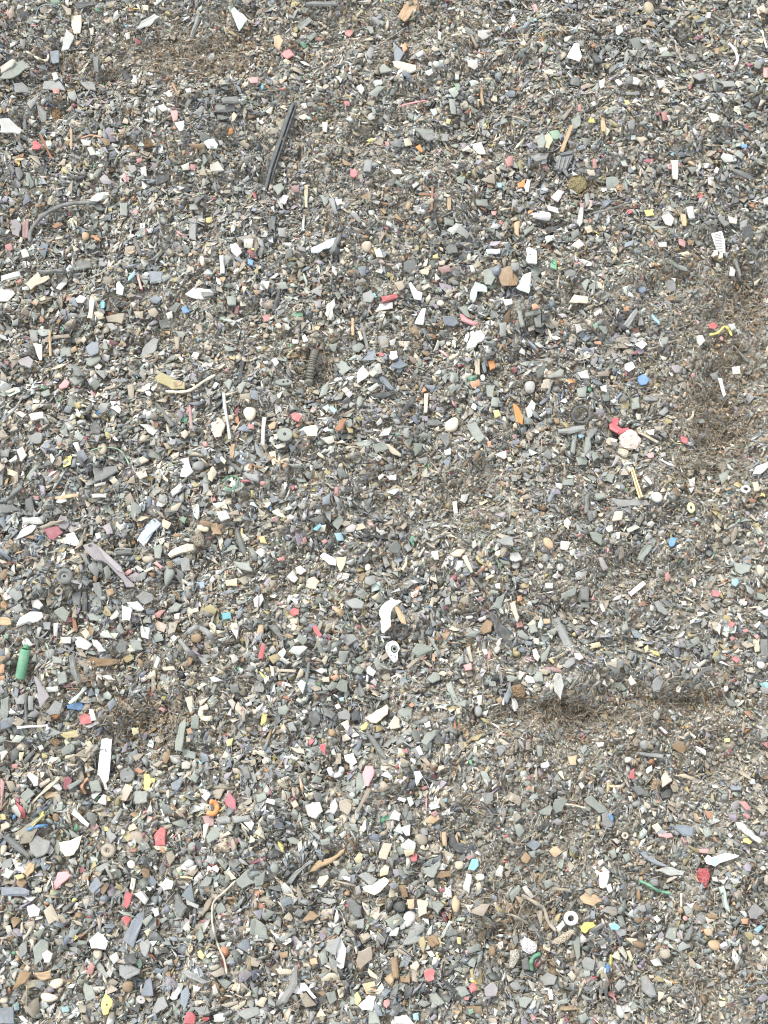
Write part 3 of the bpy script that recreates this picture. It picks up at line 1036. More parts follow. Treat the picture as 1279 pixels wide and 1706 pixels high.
TILES[(0, 850)] = """
F wh 75,140 105,95 160,68 180,75 160,105 110,130 # white leaf-shaped blade at the left edge
F mr 215,95 250,85 285,78 312,110 265,150 240,140 # dusty maroon pentagonal flake at left
F pu 285,55 300,22 330,30 345,65 325,95 290,85
F wh 312,118 365,108 400,175 370,175 330,165 # cream white ragged square flake at left
B lg 105,30 210,28 215,60 110,65
B wg 185,85 250,55 330,45 210,95
F dg 0,0 50,0 45,40 0,30
F wh 470,115 495,110 502,135 480,145
F wh 580,80 610,65 618,85 595,102
F pu 505,80 540,60 560,115 530,120
B pu 410,200 420,165 460,160 500,180 560,250 620,300 600,330 540,280 # ~skip
F gy 430,170 485,170 525,235 500,250 425,205
F gy 395,215 425,215 450,275 430,285
F sp 680,145 745,50 790,25 820,50 760,110 715,185 # white blue-speckled bone-shaped strip at left
B cr 828,215 845,195 925,158 965,165 962,190 900,205 840,230 # cream thick bar with rounded ends left of centre
F gg 755,185 800,165 795,240 765,235
F pk 605,315 640,290 655,300 625,325
F pk 755,260 775,252 805,280 795,292 
F wh 660,280 680,272 715,295 690,305
S cr 710,300 755,280 760,290 720,310
F pu 620,330 670,305 705,325 665,355
G gg 808,270 850,275 870,310 850,345 820,385 810,350
F dg 870,285 910,310 905,360 885,360
F gy 885,245 935,235 940,300 900,305
F br 820,255 850,250 860,280 835,290
G wg 700,230 745,220 770,240 740,265 705,255
B dg 565,200 650,195 655,220 570,225
W 10 gg 570,225 570,200 590,190 660,195
F dg 455,360 490,355 515,470 490,475
B bk 405,405 425,405 425,500 405,500
F dg 350,415 400,395 395,470 360,460
G br 455,325 480,320 485,355 465,360
F br 520,390 560,385 565,410 535,425
F gg 265,500 310,475 348,505 325,555 300,540 # grey-green diamond-shaped flake at left
F wh 80,575 95,535 150,502 205,505 215,530 190,550 110,565 # long white rounded flake at the left edge
F wh 150,445 190,440 215,470 195,492 160,480
S tn 0,530 45,535 52,565 0,570
F wh 540,535 580,498 600,505 575,535 550,545
F wh 600,465 655,490 640,545 605,540 # white torn L-shaped flake left of centre
F lg 625,455 680,450 715,490 700,500 640,485
F gy 670,430 710,400 755,415 760,445 715,470 
F gg 830,485 870,455 905,465 880,500 845,508
F rd 765,510 800,492 820,495 790,535 768,532
F be 945,490 980,480 985,500 955,508
F wh 860,515 890,508 885,540 865,540
F cr 1115,345 1175,335 1175,375 1120,375
G cr 970,75 1000,68 1035,85 1025,110 975,100
F tn 1042,70 1080,60 1100,120 1055,122 # tan square nut-like block left of centre
F lg 1070,5 1120,0 1140,40 1095,55
F gn 885,45 900,30 925,35 915,65
G dg 1160,85 1175,85 1235,230 1215,240 1180,190
F gg 1130,185 1160,170 1180,190 1100,210
S yl 1192,85 1202,88 1200,155 1190,150
C wg 935,130 1000,110 1010,175 970,180
F gg 1155,250 1235,260 1250,300 1190,290
F bl 985,355 1010,350 1012,385 990,388
F cy 1095,510 1140,502 1145,540 1105,545 # small turquoise chip left of centre
F wh 1145,590 1165,565 1187,575 1175,640 # white upright rounded blade left of centre
F wh 845,630 860,615 878,630 860,650
G br 940,625 975,605 1005,625 985,660 945,655
W 22 gy 890,640 925,690 960,715
W 26 gy 930,610 970,580 1020,600 1050,640
F lg 300,630 350,625 350,660 305,660
F lg 370,650 395,625 455,665 430,690 380,680
F cr 400,605 425,582 445,610 425,640
F lg 450,635 480,640 525,695 490,702 460,670
F dg 570,680 600,640 632,655 625,700 590,712
F gg 640,640 690,645 710,690 660,695
F wh 635,690 665,682 670,695 645,702
F lg 695,570 745,580 735,640 700,630
F gg 575,590 595,555 620,600 600,615
F wh 370,630 400,625 395,650
F dg 340,725 365,710 400,855 375,850 350,790
S br 405,760 460,725 590,740 580,760 460,785 
F gg 275,810 320,795 330,850 290,865
G gy 215,700 250,680 275,690 260,740 225,740
F gg 255,720 305,730 305,760 260,755
F gg 425,510 445,505 500,520 490,545 445,545
F or 0,765 22,760 22,805 0,808
F or 0,820 25,820 25,845 0,850
F gn 15,620 40,612 42,635 20,640
F wh 500,822 535,815 572,842 535,840
F pu 165,820 185,830 245,925 200,980 185,900 
F lg 225,880 285,872 290,895 235,905
F pk 305,870 350,850 358,870 320,880
F mt 335,955 380,915 425,860 430,885 385,935 345,962 # pale grey-green tapering blade at left
F bl 330,965 400,950 418,970 405,992 335,985 # bright blue flat chip at left
F rd 392,1025 415,1003 450,1020 455,1055 400,1060 # bright red cap fragment at left
F wh 440,985 462,985 478,1040 450,1045
F wh 420,1070 485,1045 495,1055 440,1082
F mt 500,910 530,895 552,920 545,940 510,935
F bg 530,960 560,930 575,950 545,1005
F bg 0,1045 50,1022 62,1070 0,1090
S wh 80,1072 235,1062 240,1070 85,1085 # thin white flat stick at the left edge
F gg 0,940 45,920 35,1040 0,1040
F gy 70,925 120,905 120,960 80,960
F gy 140,920 165,920 165,990 140,990
F gy 225,1000 270,940 310,960 290,1010 250,1015
F wh 185,1170 205,1160 215,1180 195,1192
C br 240,1145 280,1130 305,1150 275,1175
F ol 290,1100 385,1088 390,1120 330,1135
F lg 380,1135 430,1165 410,1170
F gn 300,1180 310,1190 
F wh 0,1200 30,1190 40,1200 5,1245 
F dg 110,1245 165,1185 180,1200 125,1260
F cr 95,1200 120,1195 105,1245 90,1245
F rd 55,1262 90,1255 85,1279 60,1279
F be 912,925 950,918 955,985 940,1008 925,970
W 24 cr 1030,972 1000,985 994,1012 1015,1034 1050,1026 # cream C-shaped broken washer left of centre
F cr 920,1120 940,1118 940,1148 920,1150
F br 920,1085 945,1078 955,1105 930,1112
F wh 1125,945 1150,932 1167,955 1155,992
F wh 1135,720 1160,712 1182,740 1155,760
F wh 975,880 1000,855 1028,860 985,892
F gg 860,1190 885,1060 910,1032 918,1060 895,1195 # long upright grey bar left of centre
F gg 945,1020 980,1015 985,1085 945,1080
F cr 648,1080 685,1075 690,1105 660,1118 
F gg 895,1180 970,1200 965,1235 910,1225
F bg 990,1200 1025,1210 1035,1245 1000,1255
F wh 1030,1215 1055,1205 1062,1228 1040,1238
F wh 900,1250 925,1240 950,1250 940,1279 900,1279
F lb 975,1230 1000,1255 990,1262
F yl 1120,1140 1155,1125 1150,1165 1125,1170
F wh 1210,960 1245,942 1248,965 1220,975
F pk 780,985 800,972 830,990 810,1002
F lg 760,775 780,722 795,735 775,785
F cr 800,780 860,770 870,790 810,795
F lg 1000,..
F gy 970,715 1040,720 1045,740 1010,772
F lg 1035,830 1060,822 1105,845 1055,852
B dg 120,910 138,915 135,1060 118,1055
F dg 1140,870 1180,860 1185,900 1145,905
F wh 1255,440 1279,415 1279,485 1260,480
F gy 60,480 100,460 115,500 75,515
F be 215,..
S rb 350,480 365,485 385,600 360,605
F wh 265,560 288,555 285,625 265,625
F lg 210,555 250,555 250,590 215,590
F yl 205,1205 235,1200 235,1230 210,1230
F gg 590,1000 650,..
"""
TILES[(425, 850)] = """
F lb 285,95 320,65 330,75 305,103 # sky blue slanted chip near the centre
F wh 325,75 352,70 345,105 320,105
F wh 445,90 480,65 505,75 490,105 455,108
F lb 390,112 430,110 440,150 405,150
F rd 325,152 345,140 360,152 340,168
F rd 235,140 250,130 258,155 240,168
F rd 105,238 140,225 150,248 115,252
F wh 320,225 340,207 400,240 400,272 365,268 # white rounded bean-shaped flake near the centre
F cr 400,235 455,225 440,280 425,305 405,270
F wh 198,285 225,272 255,300 225,320 205,310
F lg 155,330 185,295 215,335 195,360
G mt 262,200 280,225 262,250 245,235
F be 250,340 290,325 320,350 300,395 250,380
F wh 0,440 30,410 42,440 15,485 0,480
G wh 540,270 570,262 575,290 550,305
F gy 545,330 590,322 600,360 570,372 545,360
F gy 440,450 500,432 540,455 530,485 480,482 # dark slate lens-shaped flake near the centre
F cr 575,430 620,400 635,425 600,450
F lg 612,500 630,460 690,440 720,445 690,465 668,500 668,545 640,555 615,535 # ~skip
F wh 620,550 670,555 672,570 640,612 625,600 # ~skip
S tn 688,480 705,475 745,560 725,560 # tan flat stick under the crescent hook
F wh 620,622 672,625 670,635 620,632
R bk 720,595 40 0.6 # dark crumpled loop below the crescent hook
F gy 425,620 490,615 508,640 460,672 430,650
F gg 775,705 800,660 880,680 875,695 805,725 # grey trapezoid flake beside the white gear ring
F rd 283,570 300,570 332,620 315,630 290,600 # coral red slanted bar near the centre
F rd 170,500 190,482 218,488 218,515 190,525 # dusty rose chip near the centre
F rd 15,715 35,655 48,665 38,735 18,740 # coral upright bar near the left middle
F wh 110,710 140,680 155,700 135,740
F wh 545,785 565,770 600,800 585,825 555,810 # bright white rounded blade near the centre
F wh 570,850 590,832 605,850 600,875
F wh 295,795 330,780 355,795 330,812
F gg 400,880 420,835 465,845 455,905 430,900
F cr 330,830 365,825 370,850 335,850
F or 372,825 400,810 415,825 390,850
S be 100,790 205,790 200,805 110,800
F wh 70,765 90,775 95,825 80,820
F mt 355,925 375,920 378,945 355,945
F gy 410,1000 450,985 472,1010 470,1040 415,1035 # blue-grey square chip below the centre
F wh 393,965 415,958 427,978 405,988
F lb 415,930 440,925 438,948 418,945
F bk 475,1005 520,995 520,1045 480,1040
F cr 540,1030 600,990 650,960 660,975 655,1010 600,1055 570,1050 # cream torn leaf-shaped flake below the centre
F yl 520,1075 550,1048 560,1062 545,1085 525,1090 # small bright yellow wedge below the centre
F yl 35,990 60,1010 50,1050 25,1068 30,1030 # pale yellow ragged strip below the centre
F bk 265,1000 300,990 325,1020 315,1060 285,1070 265,1040 # black crumpled lump below the centre
G wh 225,995 250,985 265,1000 240,1012
F gg 110,975 150,962 170,985 150,1015 115,1010
F rd 318,1165 345,1158 350,1180 345,1215 325,1190 # ragged red Y-shaped scrap below the centre
B dg 545,1105 570,1110 660,1225 645,1245 600,1195 # dark slanted bar below the centre
F wh 440,1215 485,1200 505,1250 480,1268 445,1240 # bright white heart-shaped flake below the centre
F gg 705,1000 725,980 780,982 775,1030 720,1020
F be 660,1060 690,1015 715,1035 720,1075 670,1085
F bk 155,..
F gg 850,835 880,800 920,805 915,840 880,855
F or 875,710 890,705 890,750 875,745
S wg 745,775 800,730 815,735 760,785
F be 815,735 830,732 880,770 870,780
F gg 820,785 855,780 860,800 825,800
F wh 1122,690 1145,685 1160,712 1140,718
G wh 1182,680 1205,668 1220,682 1200,712 1182,705
F rd 1152,700 1165,690 1165,735 1150,735
F br 1110,590 1150,540 1178,560 1170,600 1130,615 # brown rounded flake right of the centre
B bk 1160,500 1200,490 1225,560 1279,600 1279,700 1240,660 1190,600 # large black crumpled film strip right of the centre
F wh 1100,540 1140,520 1148,540 1115,555
G wh 1040,525 1080,520 1080,538 1045,542
F gg 1035,620 1080,595 1125,595 1090,630
F gg 1175,480 1200,430 1238,410 1220,490
F be 1045,220 1080,305 1068,310 1025,228 # ~S
F be 965,215 1000,192 1040,195 1020,230 980,230
F wh 870,205 905,200 910,245 885,245 
F wh 805,230 835,180 842,188 815,235
F cr 722,290 750,245 755,260 735,300
F gy 1190,150 1250,125 1279,130 1279,175 1220,165
F wh 1065,165 1090,145 1100,175 1080,190
F wh 1160,165 1178,145 1182,165
F cr 1140,335 1180,312 1185,325 1145,348
G wh 1165,300 1185,292 1190,312 1170,318
F wh 1190,365 1215,360 1215,390 1195,385
F pu 1085,..
B dg 1070,330 1090,330 1135,380 1120,390
F gy 628,230 650,225 668,270 645,285
F lg 660,..
F gy 830,..
S be 1045,680 1065,670 1080,750 1060,755
B gg 850,620 880,640 920,720 900,700 # ~
F gg 945,860 970,840 1010,950 1045,935 1040,970 985,965
G gy 1085,975 1110,962 1130,990 1115,1025 1088,1015
F pk 1030,765 1070,755 1075,785 1040,795
F bg 1230,930 1255,880 1270,920 1245,960
F wh 1100,920 1125,915 1125,965 1108,970
F wh 830,1050 865,1045 868,1070 845,1078
F gg 820,1150 850,1100 905,1085 880,1130 850,1165
F wh 795,1175 815,1165 835,1210 815,1215
G mt 1110,1135 1140,1128 1145,1150 1120,1155
F wh 1165,1050 1210,1070 1212,1090
F gy 155,1055 185,1045 205,1095 170,1095
S be 160,1170 240,1185 245,1210 200,1200
G br 360,1085 385,1080 400,1100 380,1122 362,1110
F gg 415,700 470,695 440,760 418,750
B dg 262,750 275,750 260,865 245,865
F pk 465,..
F gy 340,0 378,0 375,60 350,30
F gg 380,60 420,20 440,50 410,100
F pk 555,60 580,58 590,75 565,75
B dg 60,570 105,565 150,640 130,650
F rd 100,450 125,455 125,470 
F yl 20,130 45,125 60,165 25,160
F dg 660,175 700,150 725,180 710,215 675,210
F gy 735,180 760,150 780,190 755,205
F gg 835,130 850,105 865,150
F cr 170,540 205,535 210,560 180,565
F wh 600,820 640,..
F dg 820,590 840,590 835,640 820,635
F wh 1080,1045 1100,1040
"""
TILES[(849, 850)] = """
B gy 205,535 240,525 325,680 320,700 275,685 # long grey upright plate right of the centre
F gy 255,770 300,730 330,725 325,755 290,782
F lg 232,805 258,812 270,870 255,940 225,900 215,840 # pale grey pointed oval leaf piece at right
F be 215,..
B mr 165,775 220,772 270,795 260,805 190,795
F gy 140,..
F wh 270,50 285,35 307,60 290,92 270,75
F wh 255,150 305,155 285,200 252,190
G cr 88,108 110,105 118,128 100,142 88,130
G tn 165,140 190,130 220,165 215,195 180,180
F wh 670,72 705,52 720,65 705,85
F wh 475,85 510,70 512,100 490,108
F gg 395,110 430,105 465,120 455,175 415,150
F gg 635,240 655,190 700,138 730,145 700,195 660,250 # dusty grey smooth blade at right
F wh 525,110 548,108 545,140 530,145
F bl 788,160 800,130 830,135 815,175 795,180 # small dark blue chip at right
F pu 435,235 460,228 490,285 465,300
G gy 158,225 180,210 198,235 185,262 160,255
F lg 0,210 40,200 65,245 30,255 0,245
G wh 8,265 30,248 55,260 45,290 15,290
G wh 135,270 155,260 172,280 155,295
G lg 230,265 260,260 272,285 250,305 230,290
F rd 770,315 785,305 798,335 785,355 770,345
F wh 590,405 665,345 680,360 605,422 # white slanted stick at right
B dg 345,375 390,375 390,450 350,440
F gg 350,455 395,455 395,485 355,485
F gg 252,415 330,380 325,420 260,440
F lg 178,360 215,358 215,388 180,388
F or 35,425 60,420 65,445 40,452
B be 0,460 20,455 45,530 35,555 15,510
F rd 30,555 60,548 68,575 35,580
F mt 140,580 155,525 170,560 160,590
F tn 165,538 200,535 200,560 170,562
F gg 38,600 60,590 100,630 85,645 45,625
F gg 90,570 130,565 140,600 100,610
F wh 110,690 130,680 150,725 140,748 120,730
F gg 150,725 195,665 205,675 175,745 155,755
F cr 395,665 445,650 455,675 405,688
F wh 318,705 350,708 368,730 345,742 325,730
F gg 135,795 160,800 168,850 130,850 115,830
F wh 8,930 30,930 45,975 25,1000 12,975
C br 5,870 50,860 80,910 50,935 15,925
F lg 460,460 475,500 460,505 445,470
F gy 712,455 740,445 790,510 770,520 735,500
F gg 460,700 500,698 520,728 500,730
F yl 665,680 685,665 690,690 675,705
F yl 695,690 735,700 745,718 715,712 # small yellow fragment pair at right
F rd 1080,570 1095,550 1118,560 1105,585 # scarlet round chip at the right
F rd 1098,735 1115,722 1140,740 1125,758 # crimson oval chip at the right
F rd 1090,630 1105,620 1118,635 1100,650
F rd 1208,620 1225,612 1238,625 1225,640
F rd 1150,595 1175,585 1185,600 1165,608
F wh 1025,590 1035,560 1048,570 1040,620
F wh 1052,610 1075,598 1080,630
F wh 1210,570 1240,545 1245,560 1225,582
F cr 1200,640 1238,635 1240,700 1215,705
F dg 1240,640 1279,640 1279,735 1245,720
F gg 1240,595 1279,588 1279,625
G lg 1215,750 1260,745 1270,780 1235,790
F gg 895,640 935,625 945,660 910,675
F wh 925,765 970,735 980,745 940,785
F be 905,785 935,785 920,820
B dg 945,785 1005,770 1012,790 955,812
F gy 710,850 740,820 765,850 745,895 715,900
F wh 585,840 600,815 628,855 600,870
F wh 825,880 838,865 852,880 840,905 825,900
G wh 1060,870 1085,868 1085,895 1065,900
G wh 1150,450 1178,448 1178,470 1155,475
F gg 1110,255 1150,265 1200,270 1190,300 1150,318 1120,300
F lb 1100,340 1125,333 1140,355 1120,378 1100,365
F gy 1170,365 1215,400 1200,420 1175,400
G cr 1225,275 1240,265 1270,300 1250,335 1228,325
S be 1030,320 1045,315 1070,365 1055,368
S wg 985,380 1020,320 1028,328 995,390
F wh 848,450 875,450 875,470 855,470
F wh 712,1010 725,990 745,1010 735,1040 712,1030
B wh 738,1078 752,1072 785,1100 775,1112
B wh 925,1168 975,1190 972,1215 925,1195 # white blocky bar at lower right
B wh 895,1100 925,1122 918,1130 892,1108
F yl 1062,1132 1092,1130 1092,1150 1065,1150
F wh 425,1150 468,1148 465,1168 440,1175
G wh 565,1225 600,1218 605,1245 575,1255
G wh 152,1255 180,1245 205,1262 185,1279 155,1279
F tn 290,1218 332,1212 332,1260 298,1262
F br 805,1160 850,1145 880,1175 860,1210 815,1185
G gy 640,1150 685,1135 690,1180 655,1190
B gy 640,1195 765,1210 760,1230 645,1210
F gg 135,1165 160,1165 160,1220 140,1220
F gg 345,1180 375,1160 385,1180 365,1210
F rd 1245,1155 1279,1145 1279,1180
G br 980,..
F gg 1140,60 1170,40 1200,50
F dg 1060,920 1100,940 1130,970 1090,970
W 6 gn 1190,930 1230,..
F lb 480,1000 
G br 700,420 730,415 735,445
F dg 375,0 400,0 420,40 395,60
G gg 920,700 950,..
F be 505,50 520,5 560,0 555,45 
B dg 860,220 880,215 880,290 868,290
F mt 300,195 325,190 328,225 305,225
G cr 120,250 120,250 120,250
F wh 990,960 1000,..
"""
TILES[(0, 1276)] = """
F mr 312,65 338,50 358,72 340,115 315,118 # dusty crimson flake at lower left
S cr 285,50 298,62 155,195 140,190 # long cream rough stick at lower left
F lg 130,45 150,25 190,55 185,95 165,100
F be 185,90 240,60 250,75 200,112
F gg 98,150 135,105 172,140 125,182 # blue-grey diamond flake at lower left
B gg 330,100 400,62 408,75 345,120
W 14 or 435,60 405,100 425,140
F gg 440,75 490,70 505,125 450,130
F tn 215,150 230,128 285,125 288,155 230,165
F pk 0,60 20,80 10,200 0,200
F wg 25,75 60,75 85,120 50,130
F wh 480,180 510,138 530,145 525,195
F gg 665,125 728,122 728,178 665,185 # grey ribbed square block at lower left
F yl 715,40 738,38 742,60 768,62 762,82 745,85 730,125 708,118 708,80 # yellow three-armed clip fragment
F bg 845,85 900,50 915,65 880,125 850,115
F gg 940,60 960,15 990,40 970,85
F dg 1190,10 1225,0 1240,60 1215,70
F mr 1110,170 1130,120 1165,165 1175,240 1155,245 1130,215 # dark maroon pointed oval at lower left
F wh 1118,160 1128,118 1138,128
F mr 1000,250 1060,240 1060,295 1020,300
S wh 1005,290 1035,285 1012,370 1005,350 
F lg 925,220 950,195 1010,180 1045,190 1000,215 940,235
F gg 1020,350 1060,300 1105,305 1095,345 1030,385
B gy 1075,250 1140,250 1140,280 1080,285
B gy 1145,245 1235,240 1235,265 1160,280
F wh 1205,280 1240,255 1260,285 1245,320 1225,300
F wg 1030,145 1080,105 1115,115 1085,165
F rd 760,345 795,305 820,310 818,395 768,400 # bright red folded square bracket at lower left
F wh 350,240 365,212 440,290 432,305 # long white rectangular strip at lower left
F mr 440,295 470,275 490,300 465,320
G br 258,240 285,230 300,255 285,282 260,270
B yl 120,320 210,235 218,245 130,325 # ~w
B gg 95,320 180,255 200,262 120,330
F gy 140,370 180,340 250,370 235,430 180,455 145,430 # large dark curved plate at lower left
G wh 222,405 250,385 268,405 262,435 235,440
F cr 290,380 345,370 405,345 385,410 365,440 320,450 295,420 # cream and beige round disc flake at lower left
G be 0,395 25,385 38,400 15,440 0,440
F gy 15,470 55,455 60,500 0,520
F tn 140,480 175,475 165,520 135,550 115,530
F br 80,565 115,555 135,575 110,605 85,595
F yl 68,545 110,532 120,550 85,565
F lg 0,540 50,515 70,520 40,560
F pk 275,560 285,528 330,522 350,540 285,605 248,625 # pale pink hooked triangular flake at lower left
B bg 0,600 100,600 140,620 138,640 0,648 # long slate plate at the lower left edge
F wh 132,695 165,682 200,710 190,745 145,750 # white frayed hexagonal flake at lower left
F wh 25,795 50,790 62,820 35,835
F wh 440,865 485,820 537,870 522,910 450,905 # white creased triangular flake at lower left
F wh 208,930 235,910 262,930 245,975 220,975
F rd 612,650 630,618 655,640 640,690 625,710 608,690 # crimson hexagon chip at lower left
F rd 600,755 630,742 652,755 625,800 # coral red fan-shaped chip at lower left
B lg 660,635 695,622 728,665 715,690 # pale grey cylinder end at lower left
F wh 640,610 650,552 670,560 660,620
F lg 790,590 820,555 860,570 850,610 810,618
F wh 515,500 530,495 560,560 545,565
G wh 625,480 645,465 670,480 665,510 635,510
S cr 890,545 955,552 952,562 888,555
F wg 815,430 850,415 870,450 840,500
F dg 785,510 810,460 822,520 800,565
F bg 435,610 475,545 510,585 460,635
F bg 455,625 490,600 500,615 470,640
F bg 605,865 650,770 700,715 715,745 690,820 660,905 # large blue-grey crumpled sheet at lower left
F gg 700,770 745,735 755,750 720,800
F gy 690,880 700,860 745,880 720,950 700,930
F cr 710,820 740,800 752,820 730,848
F lg 750,710 785,698 790,735 765,748
F gg 785,760 825,745 828,760 800,780
B dg 860,640 885,635 925,700 895,755 870,740
F lg 915,650 985,690 980,710 925,690
F gg 975,830 990,790 1010,850 985,875
F gg 1060,700 1095,668 1120,720 1075,750
F gg 160,900 205,855 240,875 235,940 170,990
F gy 90,900 130,855 135,920 100,960
F lg 285,..
G be 455,910 505,905 500,955 465,965
F lg 540,945 575,920 590,960 560,985
F rd 425,1030 445,968 470,995 455,1035
F gg 465,985 490,970 540,1040 520,1060
F bk 610,945 665,925 675,980 620,985
F gn 668,965 695,955 705,985 690,1008
F gy 590,985 630,980 695,1010 690,1030 620,1060 590,1040 # grey curved shell flake at lower left
F yl 975,920 990,910 1015,940 1000,960 985,950
F gy 890,1020 930,1010 1020,1065 1040,1070 1000,1082 930,1050 # grey wavy blade at lower left
F br 95,1015 150,1022 120,1075 55,1110
F tn 165,1030 250,1015 255,1055 200,1065
F cr 125,1065 200,1060 190,1085 135,1110
G cr 240,1080 260,1055 315,1050 310,1090 260,1112
G cr 195,1125 235,1120 300,1145 250,1170 205,1165
F gg 415,1070 460,1090 470,1150 430,1170 410,1110
F yl 498,1180 522,1120 558,1165 535,1230 510,1235 # pale yellow diamond flake with dark hole
R wh 697,1158 24 0.18
F gy 750,1220 780,1150 810,1140 830,1190 775,1228
F lg 835,1150 880,1090 895,1105 875,1155 850,1160
F bg 895,1120 930,1085 938,1140 915,1210 892,1180
F gy 960,1195 1030,1190 1040,1225 985,1235
F rd 908,1279 925,1220 950,1215 970,1245 965,1279 # dusty red slab at the bottom edge
F wh 1048,1095 1065,1080 1080,1125 1060,1137 
F lg 1055,1235 1120,1225 1110,1270 1060,1270
G br 600,1080 640,1065 665,1085 650,1130 605,1120
G br 580,1145 610,1140 605,1190
F cy 300,1195 335,1185 345,1215 310,1225
G be 0,1150 35,1145 40,1175 0,1180
F bg 0,1200 65,1195 70,1279 0,1279
F cy 65,1180 95,1175 95,1210 70,1212
G mt 190,1200 225,1205 220,1240
F gg 1245,760 1279,750 1279,850 1235,835
F gg 1250,1100 1279,1090 1279,1150 1255,1145
F gg 1160,570 1230,510 1279,510 1270,580 1200,610 # large pale grey-green flake at lower left centre
W 9 be 1165,570 1115,620 1060,670 1050,730 1055,800 1080,890 1110,960 1122,1030 # long curving cream stalk at lower left
B wg 990,735 1025,665 1060,640 1040,700 1005,745
F gy 1175,680 1200,640 1212,650 1190,690
G lg 905,480 940,455 970,480 945,505 910,500
G gg 920,400 950,370 975,385 950,430
F gg 1075,1060 1100,1050 1150,1070 1120,1110
F wh 1215,1165 1240,..
G wh 630,378 655,372 662,395 640,402
G cr 595,320 615,312 620,335 600,342
F lg 725,225 745,170 755,235
B gy 545,280 595,205 605,215 570,290
F gy 520,330 540,310 575,350 545,390
W 4 wh 1200,..
F wh 0,1255 15,..
B dg 0,345 40,345 150,440 140,465 60,400
F wh 1075,200 1075,200
F or 785,400 800,400 820,430 805,432
G be 820,120 840,115 840,160 825,165
W 14 bl 120,330 150,310 190,298 238,294 # blue wire tail at lower left
W 6 yl 135,322 180,280 215,240
F yl 0,240 20,240 28,265 0,275
F be 0,290 40,280 45,300 0,330
"""
